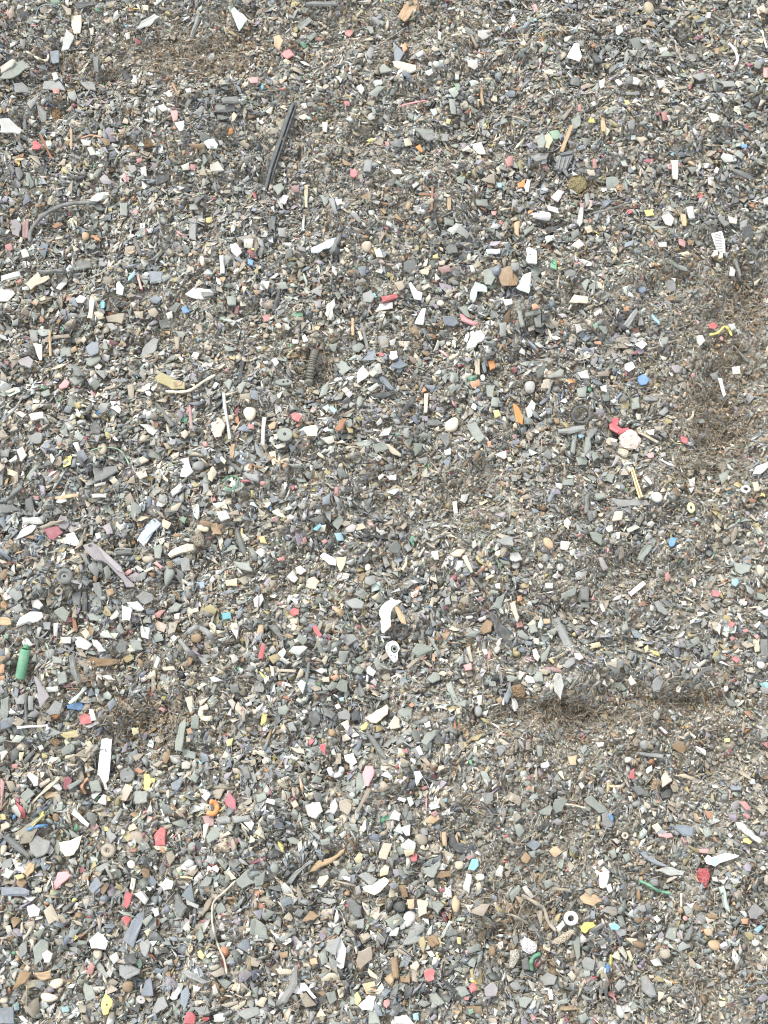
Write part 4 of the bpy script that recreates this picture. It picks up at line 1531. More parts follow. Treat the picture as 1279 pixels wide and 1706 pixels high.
TILES[(425, 1276)] = """
F pk 528,40 545,0 580,0 590,30 560,100 545,100 # dusty rose pear-shaped flake at lower centre
F gg 490,125 510,30 525,40 548,100 520,130
S wg 555,110 575,115 515,230 495,232
W 24 wh 365,8 378,38 405,46 428,28 424,8 # white open C-shaped piece at lower centre
F wh 785,30 815,25 832,55 800,100 # white tilted block at lower centre
F wh 708,75 740,48 752,60 720,90
F rd 822,110 850,98 858,108 835,122
F wh 862,110 878,82 885,88 872,115
F wh 1022,100 1035,80 1052,110 1040,125
F gg 275,80 300,40 335,60 325,85
F gg 0,140 50,130 55,160 10,182
F wh 50,180 60,160 100,170 95,195
F be 165,170 200,165 215,195 190,210
F lg 245,195 320,178 335,225 300,262 260,245 # pale greenish scalloped flake at lower centre
F wh 370,190 395,160 410,200 390,240 372,230
F wg 415,175 450,165 480,190 460,245 420,220
F lg 690,215 722,235 715,275 660,265
F wh 718,305 770,290 765,345 745,345 # white triangular chip at lower centre
F mr 865,235 895,220 912,235 890,255
G mt 460,140 480,128 500,145 480,165
F gg 480,160 515,165 510,190 485,190
F mt 338,325 365,298 410,295 380,335
F gg 320,365 370,358 372,385 330,395
F gg 155,360 185,350 230,375 215,388 170,385
F gg 460,285 500,290 510,330 480,320
F be 612,430 635,380 680,385 650,465 610,455 
F cr 488,460 515,425 540,440 520,492 495,480
F lg 722,390 760,360 795,380 790,420 755,420 722,415
F cr 725,420 790,415 785,440 745,452 # ~
F rd 765,450 790,430 802,440 800,470 775,475 # bright red crumpled scrap at lower centre
F cr 615,520 640,490 665,500 655,540 620,550
F cr 530,600 640,550 665,570 640,600 590,640 540,620 # cream curved tongue-shaped flake at lower centre
F gy 505,545 545,525 605,560 570,600
F dg 670,440 705,430 710,460 680,470
F tn 255,530 310,470 390,450 445,405 440,425 380,480 300,520 # long brown torn wood-like sliver at lower centre
F gy 155,580 200,520 270,470 290,475 230,520 175,590
F be 385,475 415,470 420,490 395,500
F lb 1055,510 1075,460 1105,460 1108,495 1085,520 # sky blue rounded chip at lower centre
B bk 955,395 960,330 975,325 1000,380 1080,395 1100,440 1060,450 1000,435 # black striped curved sheet beside the sky blue chip
F mr 1040,455 1065,440 1088,450 1060,470
G cr 985,470 1035,470 1030,510 990,515
G cr 1085,535 1130,530 1138,560 1095,570 # cream knobbly lump at lower centre
F wh 1185,540 1212,490 1230,500 1222,555
F gg 825,510 870,500 915,465 920,490 885,555 850,545 # grey forked flake at lower centre
F lg 1030,590 1045,530 1075,540 1060,640 1030,635
G tn 970,670 990,630 1020,670 1000,735 975,715
F wh 1040,690 1080,685 1060,725
F br 885,550 920,520 985,525 970,550 920,560
F br 710,595 745,590 758,650 725,655
F gg 870,670 905,660 940,690 905,735 870,700
G bk 685,680 720,662 750,680 745,720 710,730 685,712 # black domed button at lower centre
F tn 752,662 788,655 785,710 755,705
F be 800,660 855,665 850,730 810,750
G wh 715,765 755,715 800,725 798,770 755,808 730,790 # white rounded conical knob at lower centre
F lg 660,840 680,800 715,800 700,845
F gy 730,890 760,820 800,800 830,870 770,885
F gy 785,795 840,785 840,820 800,845
F cr 140,755 165,722 190,755 180,770
F br 230,770 270,715 325,740 290,765
F dg 185,735 210,700 245,715 220,750
B dg 445,665 475,658 525,700 528,750 490,755 # dark domed vented fragment at lower centre
F gy 480,770 540,755 535,805 490,808
F gg 385,825 400,770 430,800 415,840
F wg 510,920 575,895 580,960 540,990 520,1010 500,970 # tan grooved flake at lower centre
F wh 402,890 430,855 452,905 440,1000 425,1005 402,990 # tall bright white upright flake at lower centre
F gy 345,910 370,860 425,845 400,940
F wg 515,850 570,830 575,860 530,885
F be 520,835 560,825 575,845 540,872
F gg 0,760 45,790 65,860 0,855
F be 95,1005 180,1010 185,1030 120,1035
B gy 160,1100 195,985 210,990 205,1080 150,1175 100,1190 100,1170 # long dark curved rim at lower centre
F br 115,925 160,920 160,950 125,955
F or 268,960 300,950 310,980 275,985
F gg 320,930 350,920 360,970 330,990
B wh 225,1075 245,1075 265,1100 305,1150 290,1155 255,1115 220,1120 # white forked prong at lower centre
F gg 345,1130 395,1110 405,1160 370,1185
F cr 290,1255 325,1198 350,1240 # cream white triangular chip at the bottom edge
F yl 488,1135 505,1118 525,1160 508,1190 492,1180
F wh 508,1190 560,1138 597,1145 580,1215 530,1210 # bright white trapezoid flake at the bottom
B br 668,960 700,945 708,1050 680,1055 # upright brown slat at lower centre
F be 765,990 800,965 815,985 800,1020 770,1005
F br 715,1040 765,1030 765,1075 720,1070
F rd 832,1025 860,1005 885,1008 885,1060 850,1070 # red textured flake at lower centre
F rd 1055,1095 1085,1070 1098,1105 1070,1128 # bright red pentagon chip near the bottom
F rd 1032,1145 1060,1142 1058,1160 1038,1162
F rd 638,1160 665,1155 668,1180 650,1200 635,1185
B bk 930,1040 1000,970 1005,990 950,1040
F wh 845,920 875,915 890,940 870,950
F yl 890,925 910,940 905,960
F br 850,840 890,835 915,880 880,900 855,885
B lg 915,850 960,765 985,775 970,785 935,850 # ~
F dg 940,840 965,785 1005,830 960,850
F yl 1000,850 1020,848 1020,885 1005,880
F yl 905,850 918,852 925,900 912,895
G br 1155,900 1185,885 1195,930 1165,950
F gg 1050,900 1110,880 1120,915 1060,930
F gg 990,1100 1040,1090 1065,1130 1020,1145
F pu 1135,1100 1180,1070 1205,1100 1195,1140 1145,1145
F gg 850,1120 890,1110 940,1175 905,1190 870,1165
F gn 1055,1210 1080,1200 1085,1225 1060,1235
F gg 560,1205 600,1200 620,1279 560,1279
F lg 690,1240 750,1235 790,1279 690,1279
F lb 780,1230 810,1220 812,1260 785,1260
F gg 0,545 50,520 40,590 0,600
F gy 1120,140 1180,130 1180,170 1150,195
F cy 930,165 948,158 950,178 935,182
G wh 972,155 990,150 992,175 975,178
F mr 525,..
W 8 wg 395,570 440,580 500,595
F wh 425,545 470,550 470,575 440,565
F pu 490,600 515,590 525,630 500,640
G gy 0,1110 30,1090 40,1130 5,1140
F be 30,1145 60,1150 40,1200 0,1180
G gg 70,500 85,475 118,490 110,530 80,530
F dg 1160,1010 1160,1010
F wh 130,..
F lg 520,310 545,265 550,310 535,330
F gy 300,1190 330,..
F gy 820,310 850,305 858,340 830,345
B dg 730,225 755,180 758,230 740,265
G wg 785,340 850,335 860,390 810,400
F tn 925,330 945,325 950,400 930,395
"""
TILES[(849, 1276)] = """
F rd 600,25 618,10 622,65 592,62 # muted red upright tab at lower right
F be 750,60 770,20 808,72 755,108 # beige triangular flake with rounded corner at lower right
F cr 815,45 870,38 930,65 915,80 860,60
F wh 340,90 355,82 372,100 358,118
F gy 590,..
B dg 600,100 650,98 700,150 640,145
F bk 745,130 800,110 795,160 755,165
F wh 585,150 605,148 612,178 595,175
F gg 225,165 265,155 290,170 260,225 230,240 215,210
F gg 140,225 200,190 215,210 200,245 160,240
F gg 370,170 405,145 430,170 470,200 495,235 440,235 400,200 # grey-green bat-shaped flake at lower right
F gy 455,240 490,230 515,250 510,300 485,310 460,290
F bl 490,235 502,232 515,262 505,275 492,258 # small deep blue chip at lower right
W 7 cr 275,190 320,195 380,210
F pu 200,275 240,260 265,275 235,295
G wh 645,268 662,260 675,275 662,292
F cr 705,295 735,280 758,315 730,332 # cream block at lower right
F pk 735,335 800,332 812,350 780,358 740,350
B bg 808,300 855,290 915,300 910,350 860,345 # dark slate layered plate at lower right
F lg 1118,280 1145,278 1200,320 1250,370 1240,385 1190,350 1130,310 # pale grey S-curved blade at the lower right
F yl 1150,335 1175,345 1200,375 1190,388 1158,375 # bright yellow chip under the S-curved blade
F rd 1138,180 1165,172 1198,208 1175,222
F rd 1152,240 1170,232 1195,255 1180,268
F pk 920,410 990,408 985,430 940,428
F lg 1185,60 1215,65 1222,90 1195,90
F wh 1002,92 1035,98 1030,110 1005,108
F gg 955,310 985,300 1005,340 970,355
F gg 22,295 45,285 75,320 50,360 30,335
F bg 75,390 115,360 155,390 120,425
F gy 180,350 205,325 215,350 195,370
F gg 90,425 130,420 125,455 100,450
F br 55,455 80,425 105,455 85,485 60,475
F tn 195,420 230,395 262,425 225,455
F gg 485,425 520,405 530,450 510,465
F gg 560,440 590,428 602,465 575,480
F wh 508,365 530,358 552,375 535,388
F wh 795,482 815,475 833,490 815,502
F wh 435,475 460,460 468,480 445,498
B bg 635,425 680,420 700,470 790,500 740,492 680,465
F lg 720,520 780,500 870,520 860,545 780,540 
F wh 448,605 445,545 470,527 495,540 480,600 462,608 # pale blue-white curled tab at lower right
F wh 478,595 500,582 512,620 492,632
F wh 62,600 80,592 122,645 110,660 80,635
F mt 968,480 980,460 1060,435 1135,440 1120,455 1040,475 1015,500 990,495 # ~skip
C rd 925,540 930,505 980,500 990,560 975,610 945,580 # porous brick red sponge scrap
F wh 1035,565 1080,562 1060,588
F wh 1000,550 1025,548 1035,575 1005,570
F lg 1090,560 1130,560 1150,580 1110,585
W 12 gn 645,570 690,590 740,620 800,630 # muted green cord at lower right
B mt 1040,600 1065,595 1090,700 1095,730 1075,710 # greenish curved tongue at lower right
F tn 345,650 380,625 430,640 455,670 415,695 365,680
F yl 350,800 370,778 415,775 430,795 395,810 375,832 355,820 # yellow-cream knobbly chunk at lower right
F wh 230,800 265,768 275,790 240,832 
C be 205,880 240,850 310,810 325,820 290,860 235,885 # beige ridged bean-shaped piece at lower right
F gg 315,870 345,840 350,930 335,975 # ~
F lb 490,790 520,775 550,800 535,815 505,812 # pale blue curl at lower right
F wh 490,785 510,778 505,800
F dg 425,875 460,855 480,870 455,890
F wh 450,890 475,875 480,905 455,905
F wh 535,905 560,890 585,940 578,965 
F cr 578,920 595,912 615,960 600,975
F be 285,1035 310,1015 328,1045 315,1072
C wh 50,870 75,850 130,880 130,920 100,935 60,915 # white fluffy foam clump at lower right centre
C wh 0,920 40,905 50,940 25,1000 0,1000
W 16 gn 150,930 120,945 105,975 110,1015 # curved green plastic loop beside the foam clump
F dg 60,960 90,940 100,1010 65,1010
F gy 0,1080 40,1060 70,1110 20,1110
G wh 75,1072 92,1065 102,1080 90,1092
F gy 355,970 380,945 425,965 415,1015 370,1015
F gy 145,1050 185,1020 235,1045 220,1085 170,1090
B gy 648,1050 680,1035 710,1080 730,1140 700,1150 655,1110 # dark slate pointed oval near the bottom right
F rd 485,1120 500,1112 525,1135 512,1150 490,1138
W 9 pk 515,1145 530,1175 
G lg 525,1185 545,1180 578,1230 560,1258 530,1235 # pale grey bulb-shaped piece near the bottom
F cr 735,1120 770,1125 760,1150 738,1172
G cr 778,1150 800,1140 808,1170 785,1180
S tn 240,1190 300,1185 360,1195 358,1210 245,1210 # brown flat splinter near the bottom edge
F gg 40,1150 75,1140 115,1150 80,1200 50,1190
F wh 190,1110 210,1105 218,1160 195,1160
F gg 335,1240 375,1220 395,1250 360,1279
F gg 225,1170 285,1150 290,1175 235,1180
F lg 695,960 740,948 760,990 715,990 
G wg 735,910 790,905 800,950 750,960
B dg 855,870 900,780 910,800 890,860
F wh 815,860 840,855 852,870 830,880
G tn 985,870 1020,855 1055,885 1030,920 995,905
G wh 1195,865 1230,860 1240,885 1210,900
F wh 710,750 730,738 748,762 730,780
F wh 873,680 895,685 920,675 900,710 
F wh 843,630 856,630 855,700 845,698
F wh 1140,720 1165,720 1178,735 1170,755
F gy 1180,720 1220,680 1265,720 1225,760 1190,755 # grey hexagonal flake at the lower right edge
F lb 1210,810 1245,785 1260,800 1230,830
F dg 1100,780 1150,735 1155,760 1120,800
G pk 855,745 880,740 885,765 865,770
F gg 530,745 560,740 580,790 550,800
F gg 770,850 790,800 830,800 820,870
F gg 160,570 200,560 220,590 180,610
B gg 0,640 50,590 60,610 15,680
W 16 wg 60,640 130,680 170,710 190,770 230,820
W 10 wg 0,735 40,750 90,780
F bk 520,240 535,200 545,225 535,260
G br 1180,130 1180,130
S wg 210,600 300,610 300,622 215,612
G br 625,640 640,600 652,640 640,680
G gy 690,560 735,555 740,595 705,600
G br 600,870 650,865 685,890 650,912
F wh 1150,..
G gy 780,235 810,240 808,280 785,275
G gy 605,180 650,170 655,200 615,205
G gy 430,100 470,105 470,150 440,130
F pu 740,905 760,900 765,935
F wh 925,..
G wh 1243,500 1265,495 1272,515 1250,520
F or 1150,760 1185,755 1180,785 1155,785
F gg 740,600 790,..
G tn 960,810 1000,800 1010,840 975,845
G cr 1040,1000 1040,1000
F gg 1060,1080 1060,1080
"""

# ------------------------------------------------------------------ read the traced pieces
TS = 1279.0 / 430.0
PIECES = []
for (ox, oy), txt in TILES.items():
    for line in txt.strip().splitlines():
        note = ''
        if '#' in line:
            line, note = line.split('#', 1); note = note.strip()
        if note.startswith('~skip'): continue
        if note.startswith('~'): note = ''
        if '..' in line: continue
        tk = line.split()
        if len(tk) < 3: continue
        kind, col = tk[0], tk[1]
        if kind not in 'FSBGCWR' and col in 'FSBGCWR': kind, col = col, kind
        width = None
        try:
            if kind == 'W':
                width = float(tk[1]); col = tk[2]; cs = tk[3:]
                pts = np.array([[float(a) for a in c.split(',')] for c in cs])
                if len(pts) < 2: continue
            elif kind == 'R':
                pts = np.array([[float(a) for a in tk[2].split(',')]]); width = (float(tk[3]) / TS, float(tk[4]))
            else:
                pts = np.array([[float(a) for a in c.split(',')] for c in tk[2:]])
                if len(pts) < 3 or abs(area2(pts)) < 60: continue
                # drop repeated corners
                keep = [i for i in range(len(pts)) if np.linalg.norm(pts[i] - pts[i - 1]) > 4]
                pts = pts[keep]
                if len(pts) < 3: continue
        except ValueError:
            continue
        if col not in ALB: continue
        pts = pts / TS + np.array([ox, oy])
        if kind == 'W': width = width / TS
        if kind not in 'WR' and area2(pts) > 0: pts = pts[::-1]      # picture y points down -> ccw in the place
        PIECES.append(dict(kind=kind, col=col, pts=pts, w=width, note=note,
                           c=(pts.min(0) + pts.max(0)) / 2,
                           area=abs(area2(pts)) if kind not in 'WR' else 300.0))

# mask of the picture covered by traced pieces, so that loose bits do not bury them
MASK = np.zeros((1706, 1279), bool)
def stamp(pts, grow=1.5):
    x0, y0 = np.floor(pts.min(0) - 3).astype(int); x1, y1 = np.ceil(pts.max(0) + 3).astype(int)
    x0, y0, x1, y1 = max(x0, 0), max(y0, 0), min(x1, 1278), min(y1, 1705)
    if x1 <= x0 or y1 <= y0: return
    X, Y = np.meshgrid(np.arange(x0, x1 + 1), np.arange(y0, y1 + 1))
    c = pts.mean(0); q = c + (pts - c) * (1 + grow / (np.linalg.norm(pts - c, axis=1, keepdims=True) + 1))
    ins = np.zeros(X.shape, bool)
    for i in range(len(q)):
        (ax, ay), (bx, by) = q[i], q[(i + 1) % len(q)]
        if ay == by: continue
        cond = ((ay > Y) != (by > Y)) & (X < (bx - ax) * (Y - ay) / (by - ay) + ax)
        ins ^= cond
    MASK[y0:y1 + 1, x0:x1 + 1] |= ins
def stamp_line(pts, w):
    for i in range(len(pts) - 1):
        a, b = pts[i], pts[i + 1]
        d = b - a; n = np.array([-d[1], d[0]]) / (np.linalg.norm(d) + 1e-9) * (w / 2 + 1)
        stamp(np.array([a + n, b + n, b - n, a - n]), 0.5)
for p in PIECES:
    if p['kind'] == 'W': stamp_line(p['pts'], p['w'])
    elif p['kind'] == 'R':
        a = np.linspace(0, 6.28, 12)[:-1]
        stamp(p['pts'][0] + p['w'][0] * np.c_[np.cos(a), np.sin(a)])
    else: stamp(p['pts'])

# ------------------------------------------------------------------ the pieces as things
KIND = dict(F=('plastic_flake', 'plastic flake', 'loose plastic flakes on the heap'),
            S=('wood_splinter', 'splinter', 'thin splinters on the heap'),
            B=('plastic_bar', 'plastic bar', 'bars and strips of shredded plastic'),
            G=('rounded_granule', 'granule', 'rounded granules on the heap'),
            C=('crumbly_clump', 'clump', 'crumbly clumps on the heap'),
            W=('bent_strand', 'strand', 'bent strands and wires on the heap'),
            R=('flat_ring', 'ring', 'flat rings on the heap'))
flakes = [p for p in PIECES if p['kind'] == 'F']
flakes.sort(key=lambda p: (p['note'] == '', -p['area']))
for i, p in enumerate(flakes): p['single'] = i < 300
for p in PIECES:
    if p['kind'] != 'F': p['single'] = True

ANCHORS = []      # (x, y, phrase) things with a phrase of their own
USED = {}
THINGS = []
def register(o, cat, group, c, phrase=None, desc=None):
    o['category'] = cat
    if group: o['group'] = group
    THINGS.append((o, c, phrase, desc))
    if phrase: ANCHORS.append((c[0], c[1], phrase))

EXTRA = []        # geometry of the smaller flakes, gathered into one stuff mesh
def colour(col, r, noted=True):
    f = r.uniform(.90, 1.08)
    if col in ('wh', 'cr'): f = r.uniform(.96, 1.05)
    if not noted:
        base = np.array(ALB[col]); grey = np.array([.27, .26, .235])
        if col in ('rd', 'pk', 'mr', 'bl', 'lb', 'cy', 'gn', 'yl', 'or', 'mt', 'pu'): base = base * .55 + grey * .45
        elif col in ('wh', 'cr'): f = .95 - abs(r.gauss(0, .20)); base = base * np.array([1, 1 - .05 * r.random(), 1 - .16 * r.random()])
        return [min(.74, max(.01, float(c) * f)) for c in base]
    if noted is True and col == 'rd': f *= .92
    return [min(.74, max(.01, c * f * r.uniform(.98, 1.02))) for c in ALB[col]]

def mat_for(p, r):
    k, c = p['kind'], p['col']
    if c == 'sp': return M_SPECK
    if k == 'C': return M_CRUMB
    if k == 'S' and c in ('tn', 'rb', 'br', 'be', 'wg', 'cr', 'or'): return M_WOOD
    if k == 'F' and c in ('tn', 'br') and r.random() < .6: return M_WOOD
    if c in ('wh', 'rd', 'bl', 'yl', 'or', 'lb', 'cy', 'mt', 'gn'): return M_CLEAN
    return M_PLASTIC

def shape_piece(p, r):
    k = p['kind']
    small = p['area'] < 90
    lift = dict(F=.0042, S=.0046, B=.0046, G=.0036, C=.0040)[k] + r.uniform(0, .0016)
    if p['note']: lift += .0006
    tilt = .10 if p['area'] > 500 else .17
    mw, L = lay(p['pts'], lift, tilt, r)
    if area2(L) < 0: L = L[::-1]
    size = math.sqrt(abs(area2(L)))
    if k == 'G':
        V, F = lump(L, size * .38, r); sm = True
    elif k == 'C':
        L = roughen(L, r, .1); V, F = lump(L, size * .4, r, rough=size * .05); sm = False
    else:
        if len(L) < 12: L = roughen(L, r, .05 if p['col'] in ('wh', 'bg', 'mr', 'bl', 'lb') else .075)
        t = dict(F=.0011, S=.0011, B=.0024)[k] * r.uniform(.75, 1.3) + size * .05
        bev = min(t * .35, size * .09) * (1.4 if k == 'B' else 1)
        warp = r.uniform(-.12, .12) if k == 'F' else 0
        V, F = slab(L, t, bev, r, warp); sm = False
        V[-len(L):, 2] += np.array([r.uniform(-1, 1) for _ in range(len(L))]) * bev * .25
    return mw, V, F, sm

def dims_word(p):
    a = p['area']
    s = 'big' if a > 700 else 'medium-sized' if a > 330 else 'small' if a > 130 else 'tiny'
    pts = p['pts'] - p['pts'].mean(0)
    u, sv, vt = np.linalg.svd(pts, full_matrices=False)
    asp = sv[0] / max(sv[1], 1e-6)
    d = vt[0]; ang = math.degrees(math.atan2(-d[1], d[0])) % 180
    ori = 'upright' if 65 < ang < 115 else 'level' if ang < 22 or ang > 158 else 'leaning right' if ang < 90 else 'leaning left'
    n = len(p['pts'])
    if p['kind'] == 'F':
        sh = {3: 'triangular', 4: 'four-sided', 5: 'five-sided', 6: 'six-sided'}.get(n, 'ragged')
        if asp > 2.6: sh = 'narrow'
        return s, sh, ori, asp
    return s, '', ori, asp

for idx, p in enumerate(PIECES):
    r = random.Random(1000 + idx)
    col = colour(p['col'], r, bool(p['note']))
    k = p['kind']
    if k == 'W':
        pts = spline(p['pts'], 6)
        width_m = p['w'] * .5 * DIST / FPX * 1.02
        P = np.array([surf(x, y, .0045 + width_m + .0012 * math.sin(i * .7 + idx)) for i, (x, y) in enumerate(pts)])
        O = P[len(P) // 2] - np.array([0, 0, width_m])
        rad = width_m * np.array([1 + .12 * math.sin(i * 1.3) for i in range(len(P))])
        rad[0] *= .75; rad[-1] *= .6
        V, F = tube_mesh(P - O, rad, 8, .85)
        o = link('bent_strand', V, F, M_CLEAN if p['col'] in ('bl', 'yl', 'gn', 'cy') else M_PLASTIC, col, loc=O, smooth=True)
        desc = ('', CNAME[p['col']], 'curved strand', '')
    elif k == 'R':
        rp, hole = p['w']
        a = np.linspace(0, 2 * math.pi, 13)[:-1]
        mw, L = lay(p['pts'][0] + rp * np.c_[np.cos(a), np.sin(a)], .0055, .12, r)
        rad = (L.max(0) - L.min(0)) / 2
        col = [c * .8 for c in col]
        V, F = washer(rad[0], rad[1] * r.uniform(.75, .95), hole, rad[0] * .28, rnd=r)
        o = link('flat_ring', V, F, M_CLEAN if p['col'] in ('wh', 'cr') else M_PLASTIC, col, mw=mw, smooth=False)
        desc = ('', CNAME[p['col']], 'flat ring', '')
    else:
        mw, V, F, sm = shape_piece(p, r)
        if not p['single']:
            EXTRA.append((np.array([mw @ Vector(v) for v in V]), F, col)); continue
        o = link(KIND[k][0], V, F, mat_for(p, r), col, mw=mw, smooth=sm)
        s, sh, ori, asp = dims_word(p)
        noun = dict(F='flake', S='splinter', B='bar', G='rounded granule', C='crumbly clump')[k]
        if k in 'SB' or asp > 2.2: desc = (s, CNAME[p['col']], (sh + ' ' + noun).strip() + ' ' + ori, '')
        else: desc = (s, CNAME[p['col']], (sh + ' ' + noun).strip(), '')
    register(o, KIND[k][1], KIND[k][2], p['c'], p['note'] or None, desc)

# ------------------------------------------------------------------ special things, built with their parts
def S(x, y, ox=0, oy=0, k=1.0):
    return np.array([ox + x / k, oy + y / k])

def empty(name, P, rz=0.0):
    o = bpy.data.objects.new(name, None); o.empty_display_size = .005
    scene.collection.objects.link(o); o.location = P; return o

def part_slab(name, root, pts, lift, t, bev, col, mat, tilt=0.0, r=None, rough=0.0, nrm=None, base=None):
    """outline (picture px) on the common plane of a thing (through `base` with normal `nrm`)"""
    pts = np.asarray(pts, float)
    if area2(pts) > 0: pts = pts[::-1]
    P0 = base + nrm * lift
    d = ray(pts[:, 0], pts[:, 1]); tt = ((P0 - CAM) @ nrm) / (d @ nrm)
    Q = CAM + d * tt[:, None]
    u, s, vt = np.linalg.svd(Q - Q.mean(0), full_matrices=False)
    mw, x, y, n = frame(Q.mean(0), nrm, vt[0])
    L = np.stack([(Q - Q.mean(0)) @ x, (Q - Q.mean(0)) @ y], 1)
    if area2(L) < 0: L = L[::-1]
    if rough: L = roughen(L, r or random.Random(1), rough)
    V, F = slab(L, t, bev)
    me = link(name, V, F, mat, col, mw=mw)
    if root is not None:
        me.parent = root
        me.matrix_parent_inverse = root.matrix_world.inverted()
    return me

def plane_at(px, py, lift, tx=0, ty=0):
    P = surf(px, py, lift); n = HN(P[0], P[1], .025) + np.array([tx, ty, 0]); n /= np.linalg.norm(n)
    return P, n

def tile(ox, oy, w, scale_px, arr):
    k = scale_px / w
    return [(ox + a / k, oy + b / k) for a, b in arr]

def root_for(name, P):
    o = empty(name, P); bpy.context.view_layer.update(); return o

def parent_keep(ch, root):
    ch.parent = root; ch.matrix_parent_inverse = root.matrix_world.inverted()

R0 = random.Random(5)
# 1 long double-ridged rubber strip
t1 = lambda a: tile(400, 150, 160, 1279, a)
P, n = plane_at(465, 262, .0105)
rt = root_for('rubber_strip', P)
base = t1([(690, 150), (760, 170), (700, 330), (560, 760), (470, 1010), (400, 1260), (345, 1600), (300, 1600), (300, 1490), (262, 1480), (330, 1230), (480, 700), (590, 400)])
part_slab('base_web', rt, base, -.0012, .0015, .0003, [.015, .018, .02], M_CLEAN, nrm=n, base=P)
part_slab('ridge', rt, t1([(685, 155), (725, 170), (640, 400), (525, 740), (420, 1050), (345, 1370), (312, 1480), (268, 1478), (335, 1220), (480, 700), (585, 400)]), .0010, .0030, .0006, [.062, .074, .078], M_PLASTIC, nrm=n, base=P)
part_slab('ridge', rt, t1([(745, 180), (762, 185), (705, 340), (570, 740), (470, 1040), (400, 1270), (345, 1600), (305, 1598), (375, 1300), (440, 1060), (545, 740), (660, 400)]), .0006, .0028, .0006, [.05, .056, .062], M_PLASTIC, nrm=n, base=P)
register(rt, 'rubber strip', None, (465, 262), 'long dark double-ridged rubber strip at upper left')
stamp(np.array(base))

# 2 comb-like ribbed white fragment
t2 = lambda a: tile(1120, 360, 120, 1279, a)
P, n = plane_at(1197, 405, .0072)
rt = root_for('ribbed_fragment', P)
plate = t2([(690, 310), (880, 258), (935, 430), (945, 650), (850, 660), (780, 590), (745, 480)])
part_slab('plate', rt, plate, 0, .0016, .0004, ALB['wh'], M_CLEAN, nrm=n, base=P)
for i in range(12):
    f = i / 11.0
    a0, a1 = (735 + 40 * f, 318 + 280 * f), (868 + 30 * f, 285 + 330 * f)
    part_slab('rib', rt, t2([(a0[0], a0[1]), (a1[0], a1[1]), (a1[0] + 2, a1[1] + 13), (a0[0] + 2, a0[1] + 13)]), .0009, .0010, .0002, ALB['wh'], M_CLEAN, nrm=n, base=P)
part_slab('prong', rt, t2([(750, 600), (800, 590), (820, 690), (760, 700), (740, 730), (690, 710)]), .0003, .002, .0005, ALB['cr'], M_CLEAN, nrm=n, base=P)
part_slab('prong', rt, t2([(850, 640), (900, 640), (895, 730), (840, 755), (815, 740)]), .0003, .002, .0005, ALB['cr'], M_CLEAN, nrm=n, base=P)
register(rt, 'ribbed fragment', None, (1197, 405), 'white comb-like ribbed fragment near the right edge')
stamp(np.array(plate))

# 3 crescent hook with a white tip
t3 = lambda a: tile(600, 980, 120, 1279, a)
P, n = plane_at(645, 1020, .0075)
rt = root_for('crescent_hook', P)
cres = t3([(520, 165), (560, 165), (600, 200), (720, 220), (740, 235), (640, 300), (580, 350), (545, 430), (535, 520), (545, 590), (390, 600), (370, 540), (330, 460), (335, 400), (370, 320), (440, 250), (530, 205)])
part_slab('hook', rt, cres, 0, .002, .0006, albedo((218, 216, 200)), M_CLEAN, nrm=n, base=P)
part_slab('tip', rt, t3([(355, 560), (395, 592), (545, 590), (548, 670), (420, 800), (380, 785)]), .0006, .002, .0005, ALB['wh'], M_CLEAN, nrm=n, base=P)
register(rt, 'hook', None, (645, 1020), 'cream crescent hook with white tip near the centre')
stamp(np.array(cres))
P, n = plane_at(665, 1027, .0050)
o = part_slab('wood_splinter', None, t3([(600, 330), (670, 320), (790, 520), (820, 640), (760, 640), (700, 560)]), 0, .0012, .0003, ALB['tn'], M_WOOD, nrm=n, base=P)
register(o, 'splinter', KIND['S'][2], (665, 1027), 'flat tan wood stick under the crescent hook')

# 4 white gear-like ring
P, n = plane_at(654, 1085, .0066)
V, F = [], []
nn = 40
pts_o = t3([(570, 925), (640, 940), (690, 1010), (705, 1080), (660, 1160), (665, 1290), (600, 1330), (560, 1290), (510, 1220), (455, 1120), (440, 1030), (480, 960)])
def ring_from(outer, inner, t, P, n, name, col, mat):
    def onto(pp):
        pp = np.asarray(pp, float); d = ray(pp[:, 0], pp[:, 1]); tt = ((P - CAM) @ n) / (d @ n); return CAM + d * tt[:, None]
    m = 32
    def resamp(q):
        q = np.vstack([q, q[:1]]); l = np.r_[0, np.cumsum(np.linalg.norm(np.diff(q, axis=0), axis=1))]
        s = np.linspace(0, l[-1], m + 1)[:-1]; return np.c_[np.interp(s, l, q[:, 0]), np.interp(s, l, q[:, 1])]
    o_, i_ = resamp(np.array(outer)), resamp(np.array(inner))
    c = i_.mean(0)
    srt = lambda q: q[np.argsort(np.arctan2(q[:, 1] - c[1], q[:, 0] - c[0]))]
    o_, i_ = srt(o_), srt(i_)
    mid = lambda f: i_ * (1 - f) + o_ * f
    loops = [onto(o_) - n * t, onto(mid(.97)) , onto(mid(.85)) + n * t * .25, onto(mid(.25)) + n * t * .25, onto(mid(.05)), onto(i_) - n * t]
    V = np.concatenate(loops) - P
    F = []
    for l in range(6):
        for i in range(m):
            j = (i + 1) % m
            a, b = l * m, ((l + 1) % 6) * m
            F.append((a + i, a + j, b + j, b + i))
    return link(name, V, F, mat, col, loc=P)
rt = root_for('gear_ring', P)
g = ring_from(pts_o, t3([(600, 1020), (650, 1040), (665, 1090), (640, 1130), (600, 1145), (560, 1120), (545, 1070), (560, 1035)]), .003, P, n, 'rim', ALB['wh'], M_CLEAN)
parent_keep(g, rt)
P2 = P + n * .0003
